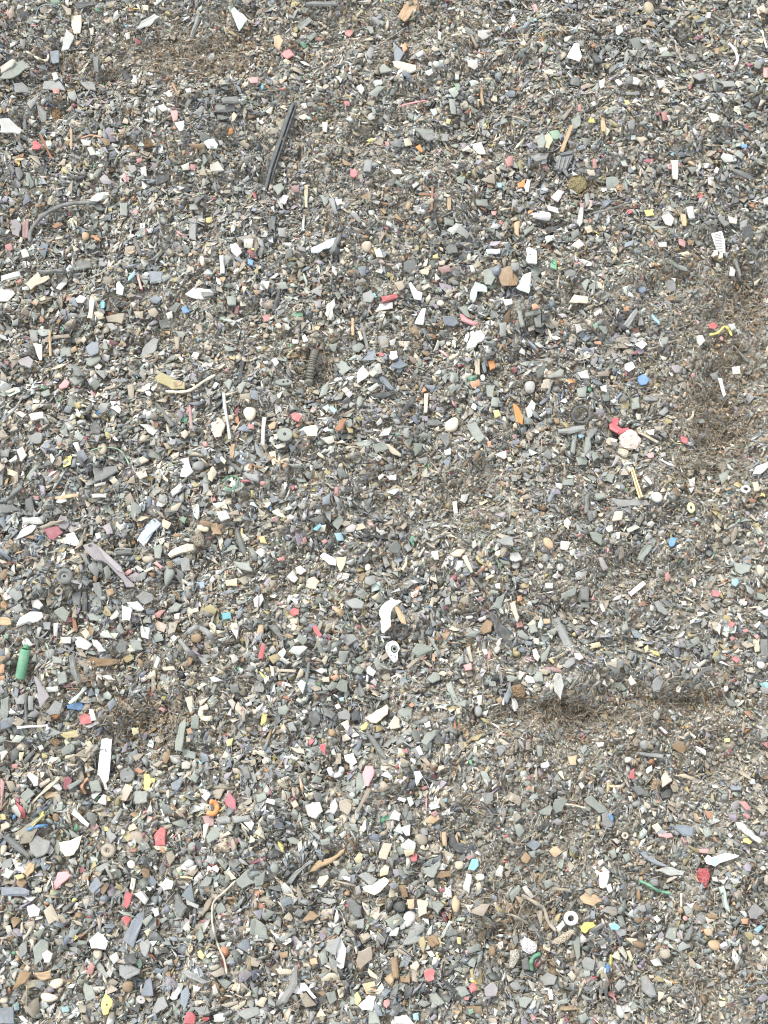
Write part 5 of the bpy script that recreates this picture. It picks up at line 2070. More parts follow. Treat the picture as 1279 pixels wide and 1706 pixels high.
g = ring_from(t3([(600, 1025), (645, 1042), (660, 1090), (638, 1125), (600, 1138), (566, 1115), (552, 1070), (566, 1038)]), t3([(602, 1050), (625, 1060), (630, 1090), (610, 1105), (590, 1095), (580, 1070)]), .0025, P2, n, 'hub', ALB['gg'], M_PLASTIC)
parent_keep(g, rt)
for a in ((500, 1000), (480, 1085), (545, 1190), (620, 1215)):
    part_slab('recess_shade', rt, t3([(a[0] - 16, a[1] - 12), (a[0] + 14, a[1] - 14), (a[0] + 18, a[1] + 12), (a[0] - 10, a[1] + 16)]), .0011, .0005, .0001, ALB['gy'], M_PLASTIC, nrm=n, base=P)  # grey patches raised on the rim, a recess's shade put into colour
register(rt, 'gear ring', None, (654, 1085), 'white gear ring')
stamp(np.array(pts_o))

# 5 rubber grommet wheel
def torus_thing(px, py, rp, hole, name, col, phrase, cat, mat=M_PLASTIC, hub=None, lift=.006, ratio=1.0, tx=0, ty=0):
    P, n = plane_at(px, py, lift, tx, ty)
    a = np.linspace(0, 2 * math.pi, 13)[:-1]
    pts = np.array([px, py]) + rp * np.c_[np.cos(a), ratio * np.sin(a)]
    d = ray(pts[:, 0], pts[:, 1]); tt = ((P - CAM) @ n) / (d @ n); Q = CAM + d * tt[:, None]
    rad = np.linalg.norm(Q - P, axis=1).max(); rmin = np.linalg.norm(Q - P, axis=1).min()
    mw, x, y, nn_ = frame(P, n, np.array([1.0, 0, 0]) if ratio <= 1 else np.array([0, 1.0, 0]))
    rt = root_for(name, P)
    m, s = 28, 10
    V, F = [], []
    R_, r_ = (1 + hole) / 2, (1 - hole) / 2
    for i in range(m):
        A = 2 * math.pi * i / m
        for j in range(s):
            B = 2 * math.pi * j / s
            w = R_ + r_ * math.cos(B)
            V.append((rad * w * math.cos(A), rmin * w * math.sin(A), rad * r_ * .9 * math.sin(B)))
    for i in range(m):
        for j in range(s):
            k, l = (i + 1) % m, (j + 1) % s
            F.append((i * s + j, k * s + j, k * s + l, i * s + l))
    o = link('rim', np.array(V), F, mat, col, mw=mw, smooth=True); parent_keep(o, rt)
    if hub:
        V, F = washer(rad * hole * 1.05, rmin * hole * 1.05, .35, rad * .3)
        o = link('hub', V, F, mat, hub, mw=mw); parent_keep(o, rt)
    register(rt, cat, None, (px, py), phrase)
    stamp(pts)
torus_thing(107, 960, 14, .45, 'rubber_grommet', ALB['dg'], 'dark round rubber grommet at left', 'grommet', hub=ALB['gy'], lift=.0075)
torus_thing(98, 985, 7, .4, 'rubber_grommet', ALB['wg'], 'little worn grommet below the dark rubber grommet', 'grommet')
torus_thing(1242, 815, 7.5, .42, 'plastic_ring', ALB['wh'], 'small white ring near the right edge', 'ring', M_CLEAN)
torus_thing(1151, 846, 6.5, .28, 'plastic_ring', albedo((232, 216, 160)), 'small yellowish ring near the right edge', 'ring', M_CLEAN, ratio=1.35)
torus_thing(951, 1530, 12.5, .4, 'plastic_ring', albedo((232, 228, 214)), 'ivory ring beside the yellow-cream chunk at lower right', 'ring', M_CLEAN)
torus_thing(1041, 1392, 6, .4, 'plastic_ring', ALB['be'], 'tiny dull beige ring at lower right', 'ring')
torus_thing(180, 1417, 12, .25, 'rubber_grommet', ALB['wg'], 'warm grey domed grommet at lower left', 'grommet')

# 6 dark discs with painted-on holes
def disc(px, py, rx, ry, holes, col, phrase, hr=.14, lift=.0066, cat='disc'):
    P, n = plane_at(px, py, lift)
    a = np.linspace(0, 2 * math.pi, 25)[:-1]
    rt = root_for('holed_disc', P)
    part_slab('plate', rt, np.array([px, py]) + np.c_[rx * np.cos(a), ry * np.sin(a)], 0, .0022, .0006, col, M_PLASTIC, nrm=n, base=P)
    b = np.linspace(0, 2 * math.pi, 11)[:-1]
    for hx, hy in holes:
        part_slab('hole', rt, np.array([px + hx, py + hy]) + hr * rx * np.c_[np.cos(b), np.sin(b)], .0001, .0004, .00005, [.012, .012, .014], M_PLASTIC, nrm=n, base=P)  # near-black patch on the plate, shade of the opening put into colour
    register(rt, cat, None, (px, py), phrase)
    stamp(np.array([px, py]) + np.c_[rx * np.cos(a), ry * np.sin(a)])
disc(211, 1291, 12.5, 12.5, [(1.5, -7.5), (-2.5, 7)], ALB['dg'], 'dark grey round disc with two holes at lower left')
disc(473, 636, 14.5, 5.5, [(-1, 0), (6, -1)], ALB['gg'], 'grey-green oval button with a hole left of centre')
disc(474, 1143 - 420, 13, 11, [(0, 0)], ALB['gg'], 'grey-green cupped disc left of centre', hr=.22)

# 7 orange hook
def strand(name, pts, wpx, col, mat, phrase, cat, lift=.0062, k=6, flat=.85, taper=True):
    q = spline(np.array(pts), k); rm = wpx / 2 * DIST / FPX
    P = np.array([surf(x, y, lift) for x, y in q]); O = P[len(P) // 2] - np.array([0, 0, rm])
    rad = np.full(len(P), rm)
    if taper: rad[0] *= .8; rad[-1] *= .8
    V, F = tube_mesh(P - O, rad, 10, flat)
    o = link(name, V, F, mat, col, loc=O, smooth=True)
    if cat: register(o, cat, None, np.mean(pts, 0), phrase)
    stamp_line(np.array(pts), wpx)
    return o
t5 = lambda a: tile(200, 1250, 200, 1279, a)
strand('hooked_clip', t5([(958, 545), (1000, 560), (1030, 600), (1025, 645), (990, 675), (925, 665)]), 8, ALB['or'], M_CLEAN, 'orange C-shaped hook at lower left', 'hook')

# 8 green tube with a nub
P, n = plane_at(37, 1105, .0085)
rt = root_for('green_tube', P)
a0, a1 = surf(42, 1082, .0085), surf(33, 1130, .0085)
V, F = tube_mesh(np.array([a0 + (a1 - a0) * t for t in (0, .04, .5, .96, 1)]) - P, [.0033, .0037, .0037, .0037, .0035], 16)
o = link('barrel', V, F, M_CLEAN, ALB['gn'], loc=P, smooth=True); parent_keep(o, rt)
b0 = surf(44, 1076, .0085)
V, F = tube_mesh(np.array([b0, a0]) - P, [.0022, .0026], 10); o = link('nub', V, F, M_CLEAN, albedo((60, 120, 88)), loc=P); parent_keep(o, rt)
register(rt, 'plastic tube', None, (37, 1105), 'bright green round tube at the left edge')
stamp_line(np.array([(42, 1076), (33, 1132)]), 17)

# 9 white stick with the mark 5
t4 = lambda a: tile(0, 1200, 200, 1279, a)
P, n = plane_at(174, 1265, .0082)
rt = root_for('marked_stick', P)
st = t4([(1080, 200), (1150, 185), (1160, 205), (1192, 200), (1170, 520), (1155, 640), (1110, 690), (1055, 590), (1035, 585), (1055, 380)])
part_slab('blade', rt, st, 0, .0026, .0004, ALB['wh'], M_CLEAN, nrm=n, base=P)
part_slab('raised_edge', rt, t4([(1168, 205), (1190, 202), (1170, 500), (1158, 600), (1150, 600)]), .0004, .0005, .0001, ALB['wh'], M_CLEAN, nrm=n, base=P)
tx = bpy.data.curves.new('digit', 'FONT'); tx.body = '5'; tx.size = .0030; tx.extrude = .00008; tx.align_x = 'CENTER'; tx.align_y = 'CENTER'
to = bpy.data.objects.new('digit_tmp', tx); scene.collection.objects.link(to)
bpy.context.view_layer.update()
dg = bpy.context.evaluated_depsgraph_get()
me = bpy.data.meshes.new_from_object(to.evaluated_get(dg)); bpy.data.objects.remove(to)
me.materials.clear(); me.materials.append(M_PLASTIC)
do = bpy.data.objects.new('digit', me); scene.collection.objects.link(do); do.color = (.02, .02, .025, 1)
q = t4([(1125, 325)])[0]; d = ray(*q); Q = CAM + d * (((P + n * .00015 - CAM) @ n) / (d @ n))
mw, *_ = frame(Q, n, np.array([1.0, .08, 0])); do.matrix_world = mw
bpy.context.view_layer.update(); parent_keep(do, rt)
part_slab('frayed_end', rt, t4([(1100, 675), (1130, 670), (1150, 740), (1120, 740)]), -.0005, .001, .0002, ALB['lg'], M_PLASTIC, nrm=n, base=P)
register(rt, 'plastic stick', None, (174, 1265), 'long white stick marked with a small digit at lower left')
stamp(np.array(st))

# 10 dark ribbed spiral tube left of centre
pts = np.array([(525, 583), (520, 600), (517, 618), (514, 640)], float)
q = spline(pts, 14); P = np.array([surf(x, y, .0052) for x, y in q]); O = P[len(P) // 2].copy()
rad = np.array([.0026 if i % 3 == 0 else .0034 if i % 3 == 1 else .0034 for i in range(len(P))]) * np.linspace(.9, 1.1, len(P))
V, F = tube_mesh(P - O, rad, 12)
o = link('ribbed_tube', V, F, M_PLASTIC, albedo((106, 106, 98)), loc=O)
register(o, 'ribbed tube', None, (518, 612), 'short dark ribbed tube left of centre'); stamp_line(pts, 13)

# 11 white plate with a painted-on round socket, next to the large mint flake
t6 = lambda a: tile(820, 380, 120, 1279, a)
P, n = plane_at(886, 425, .0072)
rt = root_for('socket_plate', P)
pl = t6([(600, 350), (660, 330), (750, 370), (795, 400), (800, 560), (790, 625), (640, 610), (595, 560), (625, 470)])
part_slab('plate', rt, pl, 0, .0024, .0006, ALB['wh'], M_CLEAN, nrm=n, base=P)
b = np.linspace(0, 2 * math.pi, 19)[:-1]
cx, cy = t6([(670, 470)])[0]
part_slab('boss', rt, np.array([cx, cy]) + 4.6 * np.c_[np.cos(b), np.sin(b)], .0009, .001, .0003, ALB['wh'], M_CLEAN, nrm=n, base=P)
part_slab('socket', rt, np.array([cx, cy]) + 1.5 * np.c_[np.cos(b), np.sin(b)], .0011, .0003, .00005, ALB['dg'], M_PLASTIC, nrm=n, base=P)  # dark disc on top of the boss, painted for the socket's inner shade
register(rt, 'socket plate', None, (886, 425), 'white plate with a round socket right of centre top'); stamp(np.array(pl))

# 12 white stepped cylinder cap
P, n = plane_at(900, 362, .0072)
rt = root_for('stepped_cap', P)
for nm, (xa, xb, w) in (('neck', (889, 900, 5.0)), ('cap', (899, 914.5, 7.5))):
    A, B = surf(xa, 358.5, .0072), surf(xb, 361.5, .0072)
    k = w * DIST / FPX * 1.05
    V, F = tube_mesh(np.array([A, A + (B - A) * .08, A + (B - A) * .92, B]) - P, [k * .9, k, k, k * .9], 16)
    o = link(nm, V, F, M_CLEAN, ALB['wh'], loc=P); parent_keep(o, rt)
register(rt, 'plastic cap', None, (900, 361), 'white stepped cap above the white socket plate')
stamp_line(np.array([(889, 359), (914, 362)]), 15)

# 13 yellow-white striped stick at right
t13 = lambda a: tile(849, 425, 430, 1279, a)
P, n = plane_at(1060, 804, .0068)
rt = root_for('striped_stick', P)
A = [(595, 1055), (612, 1050), (660, 1195), (640, 1205)]
part_slab('stick', rt, t13(A), 0, .0018, .0003, albedo((216, 200, 152)), M_CLEAN, nrm=n, base=P)
part_slab('stripe', rt, t13([(602, 1056), (607, 1055), (652, 1198), (646, 1200)]), .0003, .0005, .0001, albedo((150, 110, 50)), M_PLASTIC, nrm=n, base=P)
register(rt, 'stick', None, (1060, 804), 'thin yellow stick with a brown stripe at right'); stamp(np.array(t13(A)))

# 14 grey lever with a painted-on hole at left
t14 = lambda a: tile(60, 900, 200, 1279, a)
P, n = plane_at(170, 935, .0075)
rt = root_for('grey_lever', P)
lv = t14([(495, 50), (600, 20), (680, 70), (800, 180), (910, 280), (950, 380), (1050, 470), (1045, 500), (960, 500), (930, 430), (850, 350), (760, 250), (700, 215), (620, 210), (530, 120)])
part_slab('lever_arm', rt, lv, 0, .0028, .0006, albedo((132, 128, 132)), M_PLASTIC, nrm=n, base=P)
part_slab('raised_spine', rt, t14([(640, 60), (680, 75), (800, 185), (905, 285), (925, 350), (860, 320), (740, 200)]), .0010, .001, .0004, albedo((146, 142, 146)), M_PLASTIC, nrm=n, base=P)
b = np.linspace(0, 2 * math.pi, 13)[:-1]
cx, cy = t14([(578, 58)])[0]
part_slab('hole', rt, np.array([cx, cy]) + np.c_[4 * np.cos(b), 2.6 * np.sin(b)], .0001, .0003, .00004, [.03, .022, .028], M_PLASTIC, nrm=n, base=P)  # no opening is cut; its shade is painted as a dark oval
register(rt, 'lever', None, (175, 945), 'long grey lever with a hole at left'); stamp(np.array(lv))

# 15 white and mint folded film
t15 = lambda a: tile(1120, 1380, 140, 1279, a)
P, n = plane_at(1203, 1432, .0070)
rt = root_for('folded_film', P)
fw = t15([(485, 460), (540, 400), (600, 440), (820, 372), (1020, 410), (1000, 435), (860, 485), (720, 530), (650, 585), (600, 560), (520, 540)])
part_slab('white_sheet', rt, fw, 0, .0008, .0002, albedo((234, 242, 236)), M_CLEAN, nrm=n, base=P)
part_slab('green_fold', rt, t15([(590, 450), (640, 440), (700, 480), (680, 530), (645, 580), (600, 555)]), .0006, .0007, .0002, albedo((150, 206, 184)), M_CLEAN, nrm=n, base=P)
part_slab('green_fold', rt, t15([(740, 450), (850, 440), (860, 470), (730, 500)]), .0005, .0006, .0002, albedo((186, 222, 206)), M_CLEAN, nrm=n, base=P)
register(rt, 'folded film', None, (1203, 1432), 'white and mint green folded film at lower right'); stamp(np.array(fw))

# 16 big pinkish grey knobbly shell lump below the red bracket, and the red bracket itself
t16 = lambda a: tile(940, 670, 140, 1279, a)
sh = np.array(t16([(820, 500), (880, 440), (990, 400), (1090, 440), (1160, 530), (1160, 620), (1100, 700), (960, 715), (860, 700), (810, 640), (840, 590)]))
mw, L = lay(sh[::-1], .0058, .05, R0)
if area2(L) < 0: L = L[::-1]
V, F = lump(roughen(L, R0, .06), .0044, R0, rough=.0007)
o = link('shell_lump', V, F, M_PLASTIC, albedo((208, 194, 184)), mw=mw, smooth=False)
register(o, 'lump', None, sh.mean(0), 'large pinkish beige rounded lump right of centre'); stamp(sh)
sh2 = np.array(t16([(790, 700), (860, 700), (980, 730), (990, 780), (930, 840), (850, 790), (790, 760)]))
mw, L = lay(sh2[::-1], .0052, .05, R0)
if area2(L) < 0: L = L[::-1]
V, F = lump(L, .003, R0, rough=.0003)
o = link('crumbly_clump', V, F, M_CRUMB, ALB['cr'], mw=mw, smooth=True)
register(o, 'clump', KIND['C'][2], sh2.mean(0), 'cream crumbly clump under the large pinkish lump'); stamp(sh2)
P, n = plane_at(1025, 708, .0074)
rt = root_for('red_bracket', P)
rb = t16([(725, 235), (830, 240), (825, 340), (800, 350), (880, 400), (975, 380), (990, 400), (920, 450), (830, 490), (800, 465), (690, 410), (680, 350)])
part_slab('body', rt, rb, 0, .0018, .0004, albedo((186, 88, 96)), M_CLEAN, nrm=n, base=P)
part_slab('folded_wall', rt, t16([(700, 365), (760, 385), (830, 440), (810, 470), (690, 405)]), .0012, .0014, .0004, albedo((200, 106, 112)), M_CLEAN, nrm=n, base=P)
register(rt, 'bracket', None, (1025, 708), 'bright red folded bracket right of centre'); stamp(np.array(rb))

# 17 white fluted block right of centre
t17 = lambda a: tile(730, 500, 140, 1279, a)
P, n = plane_at(793, 560, .0072)
rt = root_for('fluted_block', P)
fb = t17([(480, 480), (530, 455), (570, 500), (640, 440), (680, 480), (660, 620), (600, 640), (560, 700), (500, 750), (425, 720), (435, 660), (500, 560)])
part_slab('block', rt, fb, 0, .0030, .0007, albedo((228, 224, 208)), M_CLEAN, nrm=n, base=P)
part_slab('blade', rt, t17([(735, 315), (780, 305), (765, 430), (700, 580), (650, 635), (640, 560), (690, 440)]), .0010, .002, .0005, ALB['wh'], M_CLEAN, nrm=n, base=P)
part_slab('tab', rt, t17([(420, 510), (475, 520), (435, 640), (385, 610)]), .0006, .0016, .0004, ALB['wh'], M_CLEAN, nrm=n, base=P)
for a in ([(500, 520), (520, 530), (460, 650), (445, 640)], [(560, 540), (575, 545), (500, 690), (488, 680)], [(620, 500), (632, 505), (560, 640), (548, 632)]):
    part_slab('flute', rt, t17([(x + 8, y) for x, y in a]), .0008, .001, .0002, ALB['wh'], M_CLEAN, nrm=n, base=P)
register(rt, 'fluted block', None, (793, 560), 'white fluted block with a curved blade right of centre'); stamp(np.array(fb))

# 18 dark grooved clip at upper right
t18 = lambda a: tile(850, 200, 150, 1279, a)
P, n = plane_at(935, 268, .0072)
rt = root_for('grooved_clip', P)
gc = t18([(700, 470), (860, 440), (890, 500), (870, 560), (800, 700), (840, 800), (800, 800), (740, 720), (640, 700), (640, 620), (690, 560)])
part_slab('body', rt, gc, 0, .003, .0007, albedo((98, 102, 104)), M_PLASTIC, nrm=n, base=P)
for k in range(3):
    dxx = k * 62
    part_slab('ridge', rt, t18([(700 + dxx, 520), (722 + dxx, 520), (690 + dxx * .8, 690), (665 + dxx * .8, 690)]), .0010, .001, .0003, albedo((120, 124, 126)), M_PLASTIC, nrm=n, base=P)
part_slab('top_rail', rt, t18([(700, 470), (860, 430), (895, 425), (890, 450), (870, 475), (720, 505)]), .0016, .0014, .0004, albedo((82, 88, 92)), M_PLASTIC, nrm=n, base=P)
register(rt, 'clip', None, (935, 268), 'dark grey grooved clip at upper right'); stamp(np.array(gc))

# 19 dark spot on the pale yellow diamond flake, painted for a hole's shade
for o_, c_, ph_, d_ in THINGS:
    if ph_ == 'pale yellow diamond flake with dark hole':
        n = np.array(o_.matrix_basis.col[2][:3]); P = np.array(o_.matrix_basis.translation)
        bpy.context.view_layer.update()
        b = np.linspace(0, 2 * math.pi, 11)[:-1]
        part_slab('hole', o_, np.array(c_) + np.array([0, 2]) + 1.8 * np.c_[np.cos(b), np.sin(b)], .0003, .0003, .00005, [.05, .04, .03], M_PLASTIC, nrm=n, base=P)
        break

# ------------------------------------------------------------------ what nobody could count
def mesh_from_arrays(name, V, starts, totals, idx, C, mat, label, cat):
    me = bpy.data.meshes.new(name)
    me.vertices.add(len(V)); me.vertices.foreach_set('co', np.ascontiguousarray(V, dtype=np.float32).ravel())
    me.loops.add(len(idx)); me.loops.foreach_set('vertex_index', idx.astype(np.int32))
    me.polygons.add(len(starts)); me.polygons.foreach_set('loop_start', starts.astype(np.int32))
    me.update(calc_edges=True)
    ca = me.color_attributes.new('Col', 'FLOAT_COLOR', 'POINT')
    ca.data.foreach_set('color', np.ascontiguousarray(np.c_[C, np.ones(len(C))], dtype=np.float32).ravel())
    me.materials.append(mat)
    o = bpy.data.objects.new(name, me); scene.collection.objects.link(o)
    o['kind'] = 'stuff'; o['label'] = label; o['category'] = cat
    return o

class Bag:
    def __init__(s): s.V, s.S, s.I, s.C, s.nv, s.nl = [], [], [], [], 0, 0
    def add(s, V, faces, C):
        """V (N,m,3); faces: list of index tuples within a piece; C (N,3)"""
        N, m, _ = V.shape
        s.V.append(V.reshape(-1, 3)); s.C.append(np.repeat(C, m, 0))
        off = (s.nv + np.arange(N) * m)[:, None]
        for f in faces:
            idx = off + np.array(f)[None]
            s.I.append(idx.ravel()); s.S.append(s.nl + np.arange(N) * len(f)); s.nl += N * len(f)
        s.nv += N * m
    def build(s, *a):
        S_ = np.concatenate(s.S)
        return mesh_from_arrays(a[0], np.concatenate(s.V), S_, None, np.concatenate(s.I), np.concatenate(s.C), *a[1:])

def rotations(N, nrm, tilt, yaw=None):
    """frames whose z axis is the surface normal tipped by a random angle"""
    yaw = rng.uniform(0, 2 * np.pi, N) if yaw is None else yaw
    t = np.abs(rng.normal(0, tilt, N)); a = rng.uniform(0, 2 * np.pi, N)
    z = nrm + np.stack([np.cos(a), np.sin(a), np.zeros(N)], 1) * np.tan(np.minimum(t, 1.35))[:, None]
    z /= np.linalg.norm(z, axis=1, keepdims=True)
    x = np.stack([np.cos(yaw), np.sin(yaw), np.zeros(N)], 1)
    x -= z * np.sum(x * z, 1, keepdims=True); x /= np.linalg.norm(x, axis=1, keepdims=True)
    y = np.cross(z, x)
    return np.stack([x, y, z], 1), t          # rows are the axes

PAL = [('gy', .190), ('dg', .075), ('bk', .024), ('gg', .190), ('bg', .085), ('wg', .185), ('be', .095), ('br', .032),
       ('tn', .015), ('lg', .11), ('cr', .028), ('wh', .030), ('mt', .014), ('pu', .03), ('rd', .0016), ('pk', .003),
       ('mr', .005), ('gn', .002), ('yl', .001), ('or', .0008), ('lb', .0007), ('bl', .0006), ('rb', .010), ('ol', .03)]
PALN = [k for k, _ in PAL]
PC = np.array([ALB[k] for k in PALN])
PW = np.array([w for _, w in PAL]); PW = PW / PW.sum()
PWF = PW.copy()
for k, f in (('br', 3.2), ('wg', 2.4), ('ol', 2.6), ('be', 1.2), ('bg', .5), ('dg', .6), ('gy', .8), ('wh', .7)):
    PWF[PALN.index(k)] *= f
PWF /= PWF.sum()
MATS = [(1200, 710, 55, 60, 1), (1245, 520, 38, 60, .9), (1215, 610, 40, 60, .8), (1180, 790, 60, 50, .5), (950, 1192, 110, 24, .9), (1110, 1165, 110, 22, .7),
        (330, 90, 110, 36, .8), (130, 115, 70, 32, .5), (250, 1200, 70, 40, .5), (860, 1520, 60, 60, .7), (960, 310, 50, 26, .5),
        (700, 560, 70, 30, .3), (520, 600, 40, 50, .5), (1080, 640, 30, 30, .4), (1170, 440, 60, 40, .4)]
MA = np.array(MATS)
def soil(px, py):
    b = np.zeros(len(px))
    for x, y, rx, ry, a in MATS:
        b = np.maximum(b, a * np.exp(-((px - x) / rx) ** 2 - ((py - y) / ry) ** 2))
    return b
SOIL = np.array([albedo(c) for c in ((118, 98, 74), (132, 114, 90), (104, 90, 72), (146, 130, 106))])
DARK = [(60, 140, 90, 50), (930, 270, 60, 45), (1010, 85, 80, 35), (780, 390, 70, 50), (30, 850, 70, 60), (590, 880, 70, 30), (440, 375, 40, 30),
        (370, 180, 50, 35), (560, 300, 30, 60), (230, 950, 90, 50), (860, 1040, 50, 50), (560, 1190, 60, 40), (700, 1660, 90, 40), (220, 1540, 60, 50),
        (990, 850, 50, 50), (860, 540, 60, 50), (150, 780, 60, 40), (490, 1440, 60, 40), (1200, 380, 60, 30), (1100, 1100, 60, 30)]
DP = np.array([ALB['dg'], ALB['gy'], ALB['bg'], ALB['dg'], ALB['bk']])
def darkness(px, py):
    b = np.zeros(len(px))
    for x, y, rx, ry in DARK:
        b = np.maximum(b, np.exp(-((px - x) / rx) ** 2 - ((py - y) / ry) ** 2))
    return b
def pick_colours(N, w, s=None, dk=None):
    a = rng.choice(len(PC), N, p=PW); b = rng.choice(len(PC), N, p=PWF)
    i = np.where(rng.random(N) < w, b, a)
    C = PC[i] * rng.uniform(.80, 1.16, (N, 1)) * rng.uniform(.97, 1.03, (N, 3))
    if s is not None:
        k = rng.random(N) < s * .75
        C[k] = SOIL[rng.integers(0, 4, int(k.sum()))] * rng.uniform(.8, 1.15, (int(k.sum()), 1))
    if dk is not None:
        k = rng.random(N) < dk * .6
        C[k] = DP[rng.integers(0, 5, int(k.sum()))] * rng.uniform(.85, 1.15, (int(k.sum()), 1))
    return np.clip(C, .045, .55)

X0, X1, Y0, Y1 = -0.56, 0.56, -0.60, 0.76
def coarse(px, py):
    # the heap carries bigger pieces towards the lower left
    return 1 + .24 * np.exp(-((px - 150) / 420) ** 2 - ((py - 1150) / 650) ** 2) + .10 * np.exp(-((py - 1560) / 160) ** 2) + .10 * np.exp(-((py - 200) / 260) ** 2)

def scatter(N, bias=None):
    xs, ys = rng.uniform(X0, X1, N), rng.uniform(Y0, Y1, N)
    P = np.stack([xs, ys, HZ(xs, ys)], 1)
    px, py = to_px(P)
    w = fineness(px, py)
    # thinner outside the picture
    out = np.maximum(np.maximum(-px, px - W), np.maximum(-py, py - Hh))
    keep = (out < 90) | (rng.random(N) < .55)
    if bias is not None: keep &= rng.random(N) < bias(w)
    return P[keep], px[keep], py[keep], w[keep]

def masked(px, py):
    i = np.clip(py.astype(int), 0, 1705); j = np.clip(px.astype(int), 0, 1278)
    inside = (px >= 0) & (px < W) & (py >= 0) & (py < Hh)
    return MASK[i, j] & inside

def chips(bag, N, med, sig, zlo, zhi, tilt, K, layers3, bias, clear, smax=.007, thick=(.25, .5), asp=(.4, 1.0), shrink=.5, top=.0045, light=1.0):
    P, px, py, w = scatter(N, bias)
    n = len(P)
    s = np.minimum(med * np.exp(rng.normal(0, sig, n)), smax) * (1 - shrink * w) * coarse(px, py)
    R, t = rotations(n, HN(P[:, 0], P[:, 1]), tilt)
    zo = rng.uniform(zlo, zhi, n) * (1 - .3 * w)
    if clear:
        hi = zo + s * np.sin(np.minimum(t, 1.3)) + s * .15
        probe = masked(px, py)
        for a in range(6):
            probe |= masked(px + s / DIST * FPX * .8 * math.cos(a * 1.047), py + s / DIST * FPX * .8 * math.sin(a * 1.047))
        core = masked(px, py)
        lucky = rng.random(n)
        drop = (core & (hi > top - .0014) & (lucky > .015)) | (probe & (hi > top + .0006) & (lucky > .22))
        k = ~drop
        P, px, py, w, s, R, zo = P[k], px[k], py[k], w[k], s[k], R[k], zo[k]; n = len(P)
    a = s; b = s * rng.uniform(asp[0], asp[1], n)
    th = s * rng.uniform(thick[0], thick[1], n)
    ang = (np.arange(K)[None] + rng.uniform(-.44, .44, (n, K))) * (2 * np.pi / K)
    rr = rng.uniform(.66, 1.25, (n, K)) * np.where(rng.random((n, K)) < .06 * (K > 4), .5, 1)
    x = a[:, None] * rr * np.cos(ang); y = b[:, None] * rr * np.sin(ang)
    lay = []
    sh = rng.uniform(-.12, .12, (n, 2)) * s[:, None]
    lay.append(np.stack([x * .9 + sh[:, :1], y * .9 + sh[:, 1:], np.repeat(-th[:, None], K, 1)], 2))
    warp = rng.normal(0, .10, (n, 1)) * (x ** 2 - y ** 2) / s[:, None]
    if layers3:
        lay.append(np.stack([x, y, warp - .28 * th[:, None]], 2))
        lay.append(np.stack([x * .92, y * .92, warp + rng.uniform(-.06, .06, (n, K)) * th[:, None]], 2))
    else:
        lay.append(np.stack([x, y, warp + rng.uniform(-.15, .15, (n, K)) * th[:, None]], 2))
    Vl = np.concatenate(lay, 1)
    Vw = np.einsum('nmk,nkj->nmj', Vl, R) + (P + np.stack([0 * zo, 0 * zo, zo], 1))[:, None]
    bag.add(Vw, ring_faces(K, len(lay)), pick_colours(n, w, soil(*to_px(P)), darkness(*to_px(P))) * light)
    return n

# medium and small chips
bag = Bag()
for K, f in ((3, .25), (4, .4), (5, .25), (6, .1)):
    chips(bag, int(125000 * f), .00145, .35, -.0008, .0042, .40, K, False, lambda w: .45 + .55 * w, True, smax=.003, thick=(.12, .3), asp=(.35, .95), shrink=.2, light=1.15)
for K, f in ((3, .3), (4, .42), (5, .2), (6, .08)):
    chips(bag, int(110000 * f), .0026, .38, -.0014, .0040, .40, K, False, lambda w: 1 - .1 * w, True, smax=.0054, thick=(.09, .24), asp=(.32, .9), shrink=.26)
for K, f in ((3, .26), (4, .44), (5, .22), (6, .08)):
    chips(bag, int(54000 * f), .0038, .30, .0004, .0054, .34, K, True, lambda w: (1 - .6 * w), True, smax=.0074, thick=(.07, .20), shrink=.28, asp=(.32, .85))
# slivers and splinters
chips(bag, 46000, .0034, .38, -.0006, .0050, .30, 4, False, lambda w: np.full(len(w), .9), True, smax=.010, thick=(.08, .2), asp=(.10, .30), shrink=.3, light=1.1)
# the heap goes on beyond the picture
X0, X1, Y0, Y1 = -1.05, 1.05, -0.95, 1.35
outer = lambda w: np.ones(len(w))
_sc = scatter
def scatter(N, bias=None):
    P, px, py, w = _sc(N, bias)
    k = (P[:, 0] < -.56) | (P[:, 0] > .56) | (P[:, 1] < -.60) | (P[:, 1] > .76)
    return P[k], px[k], py[k], w[k]
for K, N_ in ((3, 60000), (4, 120000), (5, 60000)):
    chips(bag, N_, .0034, .4, -.0008, .0045, .35, K, False, outer, False, smax=.0075, thick=(.09, .24), asp=(.3, .9), shrink=0)
scatter = _sc
X0, X1, Y0, Y1 = -0.56, 0.56, -0.60, 0.76
# traced flakes that are too small and too many to be things
for V, F, c in EXTRA:
    bag.add(V[None], [tuple(f) for f in F], np.array([c]))
bag.build('shredded_flakes', M_STUFF, 'mixed grey, brown and white shredded plastic flakes covering the whole heap', 'shredded plastic')

